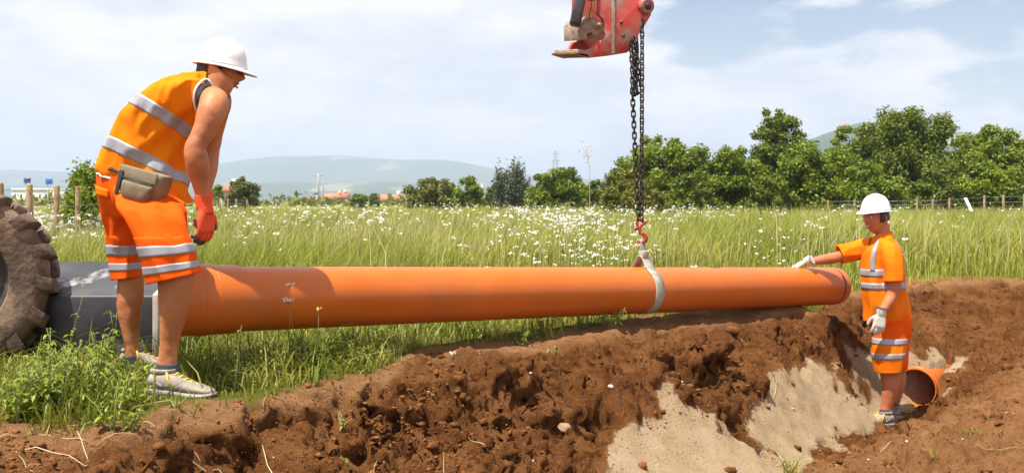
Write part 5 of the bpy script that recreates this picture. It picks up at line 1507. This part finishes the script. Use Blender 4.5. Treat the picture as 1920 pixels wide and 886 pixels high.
for i in range(62):
    px = random.uniform(390, 760) if i < 46 else random.uniform(760, 1150); e = np.interp(px, [400, 700, 850, 1000, 1150], [725, 680, 645, 632, 612]); p = WG(px, e-random.uniform(-12, 48), 0.0)
    weed(p.x, p.y, random.uniform(.07, .19), random.randint(3, 5), .10, 'low leafy weed in the grass under the hanging pipe', 'weeds under the pipe', .036, 80)
for px, py in ((330, 802), (650, 806), (1040, 655), (1820, 815), (1870, 545), (640, 760), (1560, 720)):
    Yg = 4.0
    for _ in range(12):
        q = W(px, py, Yg); zg = gz1(q.x, q.y); Yg = .5*Yg+.5*WG(px, py, zg).y
    q = W(px, py, Yg); weed(q.x, q.y, .07, 3, .05, 'tiny green weed sprouting from the bare soil', 'weeds sprouting on bare soil', .028, 70)
for px, Y, Hh in ((505, 12.6, .62), (742, 12.0, .66), (812, 11.6, .70), (905, 13.0, .66), (1010, 12.4, .62), (640, 14.5, .72), (1120, 12.2, .6), (560, 11.2, .5), (870, 15, .75), (1330, 12.5, .62)):
    weed((px-960)*Y/FPX, Y, Hh, 3, .07, 'tall dark green weed among the white flowers behind the pipe', 'tall weeds in the meadow', .075, 40, .3)
# tufts of pale grass on the trench edge
def tuft(px, py, Y, n_, H, label):
    p = W(px, py, Y); z = gz1(p.x, p.y); k = np.full(n_, 1.0)
    x = p.x+rng.normal(0, .02, n_); y = p.y+rng.normal(0, .02, n_)
    V, Q, T = blades(x, y, np.full(n_, z), H*rng.uniform(.5, 1.1, n_), np.full(n_, .006), rng.uniform(0, 6.28, n_), rng.uniform(.1, .8, n_), rng.uniform(.1, .8, n_))
    tag(link('grass_tuft', npmesh('grass_tuft', V, [Q, T]), M_turf), label, 'grass tuft', 'grass tufts on the soil')
tuft(1478, 880, 5.45, 34, .20, 'pale grass tuft on the near edge of the trench at bottom')
tuft(1830, 812, 6.2, 22, .08, 'small grass tuft on bare soil at lower right')
tuft(1750, 850, 5.75, 10, .09, 'sparse grass tuft on bare soil at bottom right')

# umbel flowers standing in front of the pipe
def umbel(px, py, Y, r, label, mat, npet=26, H=.35, gx_=0.0):
    p = W(px, py, Y); root = thing('wild_flower', (p.x, p.y, gz1(p.x, p.y)), label, 'flower', 'flowers in front of the pipe')
    mb = MB(); z = gz1(p.x+gx_, p.y); mb.tube([(p.x+gx_, p.y, z-.02), (p.x+gx_*.4, p.y, z+(p.z-z)*.6), tuple(p)], [.0018, .0014, .001], 5)
    for i in range(9):
        a = i/9*6.28; mb.tube([tuple(p), (p.x+math.cos(a)*r*.8, p.y+math.sin(a)*r*.8, p.z+r*.6)], .0008, 4)
    mb.build('stem', M_stem, root, True)
    V, F = flower_heads(np.array([p.x]), np.array([p.y]), np.array([p.z+r*.6]), np.array([r]), npet, np.array([.0062]))
    link('flower_head', npmesh('flower_head', V, F), mat, root)['kind'] = 'stuff'
umbel(543, 538, 4.62, .020, 'upper white flower in front of the shaded pipe', M_flower, 16)
umbel(541, 568, 4.60, .027, 'round pale umbel below the white flower on the pipe', M_flower, 34, gx_=.06)
umbel(597, 581, 4.72, .014, 'tiny yellow flower at the right of the pale umbel', M_yflower, 9)
umbel(850, 665, 5.15, .020, 'white flower sprig lying at the edge of the soil', M_flower, 16)
# tall dry stalk above the meadow
p = W(1104, 330, 13.0); root = thing('dry_weed', (p.x, p.y, 0), 'tall thin dry weed standing above the meadow against the sky', 'weed')
mb = MB(); top = W(1098, 268, 13.0)
mb.tube([(p.x, p.y, -.02), (p.x+.01, p.y, .7), tuple(W(1106, 320, 13.)), tuple(W(1101, 290, 13.)), tuple(top)], [.006, .005, .004, .003, .002], 5)
for i in range(16):
    t = random.uniform(.1, 1); q = W(1106, 318, 13.).lerp(top, t); mb.tube([tuple(q), (q.x+random.uniform(-.07, .07), q.y+random.uniform(-.05, .05), q.z+random.uniform(.02, .09))], .0014, 4)
mb.build('stem', M_straw, root, True)
V, F = flower_heads(np.full(18, top.x)+rng.normal(0, .035, 18), np.full(18, top.y), top.z-rng.uniform(-.03, .30, 18), np.full(18, .02), 5, np.full(18, .007))
link('seed_heads', npmesh('seed_heads', V, F), stuff_mat('dry_seed', (.30,.22,.17), (.42,.33,.27), 9, .9), root)['kind'] = 'stuff'

# ------------------------------------------------------------------ trees and bushes
M_tree = [leaf_mat('leaves_dark', (.055,.085,.007), (.13,.175,.014), (.25,.285,.030), .5, .3, .8),
          leaf_mat('leaves_mid', (.070,.115,.007), (.165,.222,.015), (.30,.35,.035), .5, .32, .8),
          leaf_mat('leaves_olive', (.075,.085,.010), (.15,.16,.018), (.25,.245,.040), .55, .3, .8),
          leaf_mat('leaves_grey', (.060,.075,.035), (.115,.135,.068), (.18,.20,.11), .6, .3, .8)]
def tree(name, l, r, top, Y, label, pal, leaf=.12, dens=1.0, base_py=None, group=None, feather=0.0, trunk=.12, lowfrac=0.0):
    a, c = W(l, HOR, Y), W(r, HOR, Y); Wd = (c.x-a.x)/2*(1.06 if Y > 30 else 1); cxm = (a.x+c.x)/2
    zt = W(0, top, Y).z; zg = gz1(cxm, Y); H = zt-zg
    root = thing(name, (cxm, Y, zg), label, 'tree' if 'tree' in name else 'bush', group)
    R_ = np.random.default_rng(int(l*7+top))
    ncl = int(30+80*dens*min(1.7, Wd*H/9))
    cr = []; tries = 0
    while len(cr) < ncl and tries < 6000:
        tries += 1
        u = R_.uniform(-1, 1); v = R_.uniform(lowfrac, 1.0); d = R_.uniform(-1, 1)
        # crown outline: rounded top, full flanks
        prof = (1-max(0, (v-.45)/.62)**2.1)**.5 if v < 1.06 else 0
        prof *= (.82+.18*min(1, v/.3))
        if u*u+d*d > prof*prof: continue
        rr = R_.uniform(.20, .36)*min(Wd, H)*(1-.40*v)
        rr = max(.22, min(rr, .95))
        cr.append((cxm+u*(Wd-rr*.6), Y+d*(Wd*.8-rr*.5), zg+max(.1, v*(H-rr*.55)), rr))
    cr.append((cxm+R_.uniform(-.15, .15)*Wd, Y, zt-.28, .30))
    LV = []
    for (x_, y_, z_, rr) in cr:
        m = int(dens*45*(rr/leaf)**1.3)
        q = R_.normal(size=(m, 3)); q /= np.linalg.norm(q, axis=1)[:, None]
        rad = rr*(R_.random(m)**.42)*(1+.28*R_.normal(size=m)*.6)
        p = q*rad[:, None]*np.array([1, 1, .82])+np.array([x_, y_, z_])
        if feather: p[:, 2] += np.abs(R_.normal(size=m))*feather; 
        nr = q*.55+R_.normal(size=(m, 3))*.6+np.array([0, 0, .35]); nr /= np.linalg.norm(nr, axis=1)[:, None]
        t = np.cross(nr, R_.normal(size=(m, 3))); t /= np.linalg.norm(t, axis=1)[:, None]; b = np.cross(nr, t)
        s = (leaf*R_.uniform(.5, 1.2, m))[:, None]
        LV.append(np.stack([p-t*s*.75, p+b*s*.36, p+t*s*.75, p-b*s*.36], 1).reshape(-1, 3))
    V = np.vstack(LV); V[:, 2] = np.maximum(V[:, 2], zg+.02)
    o = link('crown', npmesh('crown', V, np.arange(len(V)).reshape(-1, 4)), M_tree[pal], root); o['kind'] = 'stuff'
    mb = MB(); tp = Vector((cxm, Y, zg))
    mid = Vector((cxm+R_.uniform(-.1, .1)*Wd, Y, zg+H*.45))
    mb.tube([tp-Vector((0, 0, .1)), tp.lerp(mid, .5)+Vector((.05, 0, 0)), mid, Vector((cxm, Y, zg+H*.82))], [trunk, trunk*.8, trunk*.6, trunk*.2], 8)
    for i in R_.permutation(len(cr)-1)[:14]:
        x_, y_, z_, rr = cr[i]; s0 = tp.lerp(mid, R_.uniform(.25, 1.0)); e = Vector((x_, y_, z_))
        mb.tube([s0, s0.lerp(e, .5)+Vector((0, 0, .12)), e], [trunk*.42, trunk*.28, trunk*.1], 6)
    mb.build('trunk', M_bark, root, True)
    return root
G1 = 'trees behind the meadow'
tree('broadleaf_tree', 1395, 1530, 203, 52, 'tall dark tree left of centre in the right-hand row of trees', 0, .15, 1.1, group=G1, trunk=.2, lowfrac=.12)
tree('broadleaf_tree', 1592, 1812, 198, 54, 'widest and tallest dark tree behind the standing man', 0, .15, 1.15, group=G1, trunk=.24, lowfrac=.02)
tree('broadleaf_tree', 1775, 1935, 232, 50, 'dark green tree at the right edge of the photo', 1, .15, 1.1, group=G1, trunk=.2)
tree('broadleaf_tree', 1545, 1640, 232, 57, 'slim tree between the two tallest trees, set further back', 1, .15, 1.0, group=G1, trunk=.15)
tree('broadleaf_tree', 1448, 1618, 262, 46, 'light green rounded tree in front of the tall dark one', 1, .14, 1.15, group=G1, trunk=.16)
tree('broadleaf_tree', 1155, 1335, 252, 48, 'bushy green tree behind the hanging chains', 1, .14, 1.15, group=G1, trunk=.16)
tree('broadleaf_tree', 1305, 1418, 270, 47, 'light green tree right of the chains', 1, .14, 1.1, group=G1, trunk=.14)
tree('hedge_bush', 1125, 1215, 312, 47, 'low bush left of the hanging chains at the row’s end', 2, .13, 1.1, group=G1, trunk=.08)
tree('hedge_bush', 1575, 1700, 300, 44, 'low green bush directly behind the standing man’s helmet', 1, .13, 1.1, group=G1, trunk=.08)
tree('hedge_bush', 1690, 1830, 306, 45, 'low dark bush right of the standing man below the widest tree', 0, .13, 1.1, group=G1, trunk=.08)
tree('hedge_bush', 1250, 1345, 322, 44, 'small bush right of the chains at the meadow edge', 0, .12, 1.1, group=G1, trunk=.07)
tree('hedge_bush', 1400, 1480, 328, 45, 'small dark bush at the foot of the tall dark tree', 0, .12, 1.1, group=G1, trunk=.07)
tree('broadleaf_tree', 1880, 2060, 258, 53, 'tree cut off by the right edge of the photo', 0, .16, .9, group=G1, trunk=.2)
tree('hedge_bush', 1325, 1455, 296, 49, 'green bush filling the gap left of the tall dark tree', 1, .14, 1.1, group=G1, trunk=.08)
tree('hedge_bush', 1470, 1600, 300, 50, 'dark bush behind the light green rounded tree', 0, .14, 1.1, group=G1, trunk=.08)
tree('hedge_bush', 1790, 1925, 300, 44, 'low green bush at the right edge behind the fence', 1, .13, 1.1, group=G1, trunk=.08)
tree('hedge_bush', 1130, 1260, 335, 45, 'lowest olive bush at the left foot of the chains’ tree', 2, .12, 1.1, group=G1, trunk=.07)
G2 = 'bushes in the middle distance'
tree('hedge_bush', 758, 852, 330, 72, 'wide olive bush, leftmost of the middle bushes', 2, .19, 1.1, group=G2, trunk=.1)
tree('hedge_bush', 838, 912, 332, 78, 'dark green bush left of the white post', 1, .19, 1.1, group=G2, trunk=.1)
tree('hedge_bush', 925, 1000, 322, 80, 'grey-green feathery bush right of the white post', 3, .19, .9, group=G2, feather=.6, trunk=.1)
tree('hedge_bush', 985, 1100, 313, 66, 'bright green round bush below the lattice pylon', 1, .18, 1.2, group=G2, trunk=.1)
tree('hedge_bush', 1085, 1150, 338, 74, 'low dark bush right of the bright round bush', 0, .19, 1.0, group=G2, trunk=.1)
tree('hedge_bush', 905, 945, 350, 90, 'small dark bush beside the white post', 0, .2, .9, group=G2, trunk=.08)
tree('broadleaf_tree', 424, 487, 332, 95, 'round tree in front of the red roof by the bending man’s arm', 2, .22, 1.2, group=G2, trunk=.14, lowfrac=.05)
tree('broadleaf_tree', 397, 421, 346, 110, 'tiny round tree left of the red roof', 1, .24, 1.0, group=G2, trunk=.1, lowfrac=.45)
tree('hedge_bush', 656, 690, 362, 120, 'small dark bush between the village houses', 0, .25, 1.0, group=G2, trunk=.1)
tree('hedge_bush', 692, 712, 362, 160, 'tiny dark bush at the left end of the red-roofed house', 0, .3, .9, group=G2, trunk=.1)
tree('hedge_bush', 118, 196, 345, 15, 'leafy shrub growing along the wooden fence left of the bending man', 1, .06, 1.3, group=None, trunk=.02)
tree('hedge_bush', 140, 182, 312, 15.2, 'tall spindly shrub behind the bending man’s back', 1, .055, .8, group=None, feather=.1, trunk=.015)
# hedgerow far off, seen as one mass
hx = rng.uniform(-150, 180, 5200); hy = 190+rng.normal(0, 8, 5200); hh = np.clip(1.4+1.6*n2(hx, hy*0, .06, 3)+rng.normal(0, .5, 5200), .3, 5)
hz = rng.random(5200)*hh
c = np.stack([hx, hy, hz], 1); nr = rng.normal(size=(5200, 3)); nr /= np.linalg.norm(nr, axis=1)[:, None]
t = np.cross(nr, rng.normal(size=(5200, 3))); t /= np.linalg.norm(t, axis=1)[:, None]; b = np.cross(nr, t); s = rng.uniform(.3, .9, (5200, 1))
V = np.stack([c-t*s, c+b*s*.6, c+t*s, c-b*s*.6], 1).reshape(-1, 3)
tag(link('far_hedgerow', npmesh('far_hedgerow', V, np.arange(len(V)).reshape(-1, 4)), M_tree[2]), 'far hedgerow along the end of the meadow', 'hedge', None, 'stuff')
# ================================================================== FENCES, HOUSES, POLES, HILLS, AIR
M_post = stuff_mat('weathered_post', (.26,.165,.08), (.40,.27,.145), 8, .9, .4, 60, c3=(.18,.12,.07), s3=12)
M_wire = stuff_mat('fence_wire', (.25,.25,.24), (.35,.35,.33), 8, .5, metal=.6)
def fence(posts, label, hgt_mesh=True):
    pts = [W(px, py, Y) for px, py, Y in posts]
    root = thing('wooden_fence', (pts[0].x, pts[0].y, 0), label, 'fence')
    for i, p in enumerate(pts):
        z = gz1(p.x, p.y); mb = MB(); r = .034 if p.y < 25 else .042
        j = Vector((random.uniform(-.02, .02), 0, 0))
        mb.tube([(p.x, p.y, z-.1), (p.x+j.x*.5, p.y, (p.z+z)/2), (p.x+j.x, p.y, p.z-.02), (p.x+j.x, p.y, p.z)], [r, r*.97, r*.93, r*.7], 10)
        mb.build('post', M_post, root, False)
    for lv in (.25, .5, .75, .93):
        mb = MB(); mb.tube([Vector((p.x, p.y-.04, gz1(p.x, p.y)+(p.z-gz1(p.x, p.y))*lv)) for p in pts], .003 if pts[0].y < 25 else .006, 4); mb.build('wire', M_wire, root, True)
fence([(-60,340,8.6),(4,342,9.2),(57,344,10.2),(104,347,11.4),(145,349,13.0),(184,351,15.0),(216,353,17.6)], 'pale wooden post and wire fence behind the bending man')
fence([(395,371,40),(412,371,42),(427,372,44),(443,372.5,46),(464,374,50)], 'short row of distant wooden posts beside the red glove')
fence([(1553,375,38),(1603,374,38),(1660,374,37.5),(1720,373,37),(1749,373,37),(1780,371,36.5),(1845,366,35),(1882,365,34),(1920,364,33.5),(1960,363,33)], 'wooden post fence along the foot of the trees at right')
# leaning white board
a, c = W(1810, 371, 34.5), W(1822, 396, 34.0)
mb = MB(); d = (c-a); mb.box((a+c)/2, (.10, .03, d.length), (d.to_track_quat('Z', 'Y')).to_matrix()); o = mb.build('leaning_board', M_white, None, bevel=.004)
tag(o, 'white board leaning against the wooden fence at right', 'board')

M_wall = [stuff_mat('plaster_cream', (.60,.52,.42), (.68,.60,.50), .4, .9), stuff_mat('plaster_white', (.72,.71,.69), (.78,.77,.75), .4, .8), stuff_mat('plaster_pink', (.55,.36,.28), (.62,.43,.34), .4, .9)]
M_roof = stuff_mat('roof_tiles', (.36,.14,.075), (.48,.21,.12), .8, .9, .5, 3)
M_glass = stuff_mat('dark_window', (.05,.06,.075), (.08,.09,.11), 2, .2)
def house(l, r, eave, ridge, Y, label, wall, depth=8, floors=1, nwin=4, flat=False, base=381):
    zb = -1.0
    a, c = W(l, eave, Y), W(r, eave, Y); x0_, x1_ = a.x, c.x; ze = a.z; zr = W(l, ridge, Y).z
    root = thing('white_warehouse' if flat else 'village_house', ((x0_+x1_)/2, Y, 0), label, 'building')
    mb = MB(); mb.box(((x0_+x1_)/2, Y+depth/2, (ze+zb)/2), (x1_-x0_, depth, ze-zb)); mb.build('wall', M_wall[wall], root)
    mb = MB(); ov = .05*(x1_-x0_)
    if flat: mb.box(((x0_+x1_)/2, Y+depth/2, ze+(zr-ze)/2), (x1_-x0_+ov*.3, depth+.6, zr-ze))
    else:
        pr = [(Y-.6, ze-.15), (Y+depth/2, zr), (Y+depth+.6, ze-.15)]
        mb.prism([(p, q) for p, q in pr], x0_-ov, x1_+ov, (0, 0, 0), (0, 1, 0), (0, 0, 1), (1, 0, 0))
    rf = mb.build('roof', M_wall[1] if flat else M_roof, root)
    if not flat:
        mb = MB(); mb.box((x0_+(x1_-x0_)*.7, Y+depth*.4, zr+.1), (.7, .7, 1.6)); mb.build('chimney', M_wall[wall], rf)
    for i in range(nwin):
        xx = x0_+(x1_-x0_)*(i+.5)/nwin; mb = MB(); mb.box((xx, Y-.02, ze-(ze-0)*.42), ((x1_-x0_)/nwin*.32, .12, (ze)*.36)); wo = mb.build('window', M_glass, root)
        mb = MB(); mb.box((xx, Y-.05, ze-(ze-0)*.42-(ze)*.2), ((x1_-x0_)/nwin*.40, .2, .12)); mb.build('sill', M_wall[1], wo)
house(709, 758, 375, 364.5, 230, 'low cream house with a red tiled roof left of the middle bushes', 0, 10, nwin=4)
house(604, 646, 373, 362, 320, 'pinkish farmhouse with a tiled roof right of the twin poles', 2, 9, nwin=3)
house(628, 650, 369, 360, 345, 'taller cream house behind the pinkish farmhouse', 0, 9, nwin=2)
house(412, 436, 357, 345, 150, 'red-roofed house half hidden by the round tree', 0, 8, nwin=2)
house(22, 92, 357, 353, 420, 'long white warehouse on the horizon at the left', 1, 20, nwin=6, flat=True)
house(575, 600, 375, 370, 400, 'small far red-roofed house left of the twin poles', 0, 9, nwin=2)
# blue signs on poles
M_blue = stuff_mat('sign_blue', (.03,.14,.52), (.05,.18,.6), 3, .4)
for px, py, Y, lab in ((51, 338, 60, 'blue sign board with a red corner on a thin pole, left of two'), (92, 340, 62, 'plain blue sign board on a thin pole, right of two')):
    p = W(px, py, Y); root = thing('road_sign', (p.x, p.y, 0), lab, 'sign', 'blue signs beyond the fence')
    mb = MB(); mb.box(p, (13*Y/FPX, .04, 10*Y/FPX)); mb.build('board', M_blue, root, bevel=.01)
    mb = MB(); mb.tube([(p.x-.1, p.y+.06, -.1), (p.x-.1, p.y+.06, p.z+.1)], .035, 8); mb.build('pole', M_palesteel, root, True)
    if px < 60:
        mb = MB(); mb.box(p+Vector((.04, -.03, .09)), (.30, .02, .12)); mb.build('red_panel', stuff_mat('sign_red', (.30,.07,.05), (.36,.1,.07), 3, .5), root)
def pole(px, top, Y, r, mat, label, arm=False, name='utility_pole'):
    p = W(px, top, Y); root = thing(name, (p.x, p.y, 0), label, 'pole')
    mb = MB(); mb.tube([(p.x, p.y, -.5), (p.x, p.y, p.z*.5), (p.x, p.y, p.z)], [r, r*.9, r*.7], 8); mb.build('shaft', mat, root, True)
    mb = MB()
    if arm: mb.box((p.x, p.y, p.z-.4), (r*9, r, r)); mb.build('crossarm', mat, root)
    else: mb.tube([(p.x, p.y, p.z), (p.x, p.y, p.z+r)], [r*.72, r*.2], 8); mb.build('cap', mat, root, True)
M_conc = stuff_mat('grey_pole', (.28,.29,.30), (.36,.37,.38), 1, .8); M_concl = stuff_mat('white_pole', (.62,.61,.58), (.7,.69,.66), 1, .8)
pole(597, 325, 160, .17, M_conc, 'thicker grey utility pole, left of two far poles', True)
pole(606, 331, 170, .10, M_conc, 'thinner grey pole, right of two far poles', True)
pole(904, 346, 88, .11, M_concl, 'white concrete post between the middle bushes')
pole(763, 351, 82, .06, M_concl, 'thin white post left of the olive bush')
# lattice pylon
p = W(1041, 281, 520); H = p.z; root = thing('lattice_pylon', (p.x, p.y, 0), 'far steel lattice pylon rising above the bright round bush', 'pylon')
mb = MB()
for sx in (-1, 1):
    for sy in (-1, 1):
        mb.tube([(p.x+sx*2.2, p.y+sy*2.2, 0), (p.x+sx*1.1, p.y+sy*1.1, H*.75), (p.x+sx*.9, p.y+sy*.9, H)], .16, 5)
mb.build('leg_frame', M_conc, root)
mb = MB()
for i in range(14):
    z0_, z1_ = H*i/14, H*(i+1)/14; w0 = np.interp(z0_/H, [0, .75, 1], [2.2, 1.1, .9]); w1 = np.interp(z1_/H, [0, .75, 1], [2.2, 1.1, .9])
    for sy in (-1, 1):
        mb.tube([(p.x-w0, p.y+sy*w0, z0_), (p.x+w1, p.y+sy*w1, z1_)], .10, 4); mb.tube([(p.x+w0, p.y+sy*w0, z0_), (p.x-w1, p.y+sy*w1, z1_)], .10, 4)
mb.build('bracing', M_conc, root)
mb = MB(); mb.box((p.x, p.y, H*.93), (5.2, .25, .25)); mb.box((p.x, p.y, H*.80), (6.4, .25, .25)); mb.build('crossarms', M_conc, root)

# hills
M_hill = stuff_mat('wooded_hill', (.030,.055,.026), (.06,.085,.04), .0022, .95, c3=(.20,.21,.12), s3=.0035, lo3=.58, hi3=.64)
def hills(name, prof, Y, dep, label, rough, res=(260, 24)):
    px = np.linspace(prof[0][0], prof[-1][0], res[0]); tp = np.interp(px, [a for a, b in prof], [b for a, b in prof])
    k = np.ones(9)/9; tp = np.convolve(np.pad(tp, 4, 'edge'), k, 'valid')
    xr = (px-960)*Y/FPX; zr = CAM_Z-(tp-HOR)*Y/FPX
    rows = []
    for j in range(res[1]):
        t = j/(res[1]-1); s = math.sin(math.pi*t)**1.1
        yy = Y-dep+2*dep*t+(rng.random(res[0])-.5)*dep*.05
        q = np.stack([xr/dep*2.2, np.full_like(xr, t*4.), np.full_like(xr, Y*.01)], 1)
        zz = zr*s*(1+rough*fbm(q, 4)*(1 if j != res[1]//2 else .4))-3*(1-s)
        rows.append(np.stack([xr*(yy/Y), yy, zz], 1))
    V = np.array(rows).reshape(-1, 3); i = np.arange(res[0]*res[1]).reshape(res[1], res[0])
    F = np.stack([i[:-1, :-1], i[:-1, 1:], i[1:, 1:], i[1:, :-1]], -1).reshape(-1, 4)
    return tag(link(name, npmesh(name, V, F), M_hill, None, True), label, 'hills', None, 'structure')
hills('mountain_range', [(-700,330),(-200,316),(0,318),(120,322),(250,318),(400,308),(470,300),(540,292),(600,290),(660,293),(730,300),(800,298),(870,303),(930,318),(990,330),(1060,338),(1150,334),(1300,328),(1600,330),(2000,326),(2700,335)], 5200, 900, 'pale blue mountains far behind the meadow', .10)
hills('foothills', [(-700,352),(0,348),(200,350),(420,346),(520,340),(600,345),(700,338),(820,346),(950,352),(1100,350),(1300,352),(2700,356)], 3000, 420, 'low hazy foothills in front of the mountains', .18)
hills('wooded_hill', [(1040,368),(1085,352),(1120,340),(1180,334),(1300,318),(1440,292),(1540,252),(1600,234),(1680,238),(1800,250),(1900,262),(2050,285),(2300,330),(2450,365)], 1500, 330, 'blue-green wooded hill behind the trees at right', .10)
house(1576, 1592, 237, 232, 1455, 'tiny villa on top of the hill behind the trees', 0, 8, nwin=2)

# air: one closed box of thin haze round everything
mb = MB(); mb.box((0, 3700, 160), (16400, 8600, 328))
mh, nh, lh, bh = newmat('thin_haze'); nh.remove(bh)
pv = nh.new('ShaderNodeVolumePrincipled'); pv.inputs['Color'].default_value = (.60, .69, .95, 1)
pv.inputs['Density'].default_value = 2.7e-4; pv.inputs['Anisotropy'].default_value = .25
lh.new(pv.outputs[0], nh['Material Output'].inputs['Volume'])
hz_ = mb.build('haze', mh); tag(hz_, 'thin pale haze filling the valley air', 'haze', None, 'stuff')
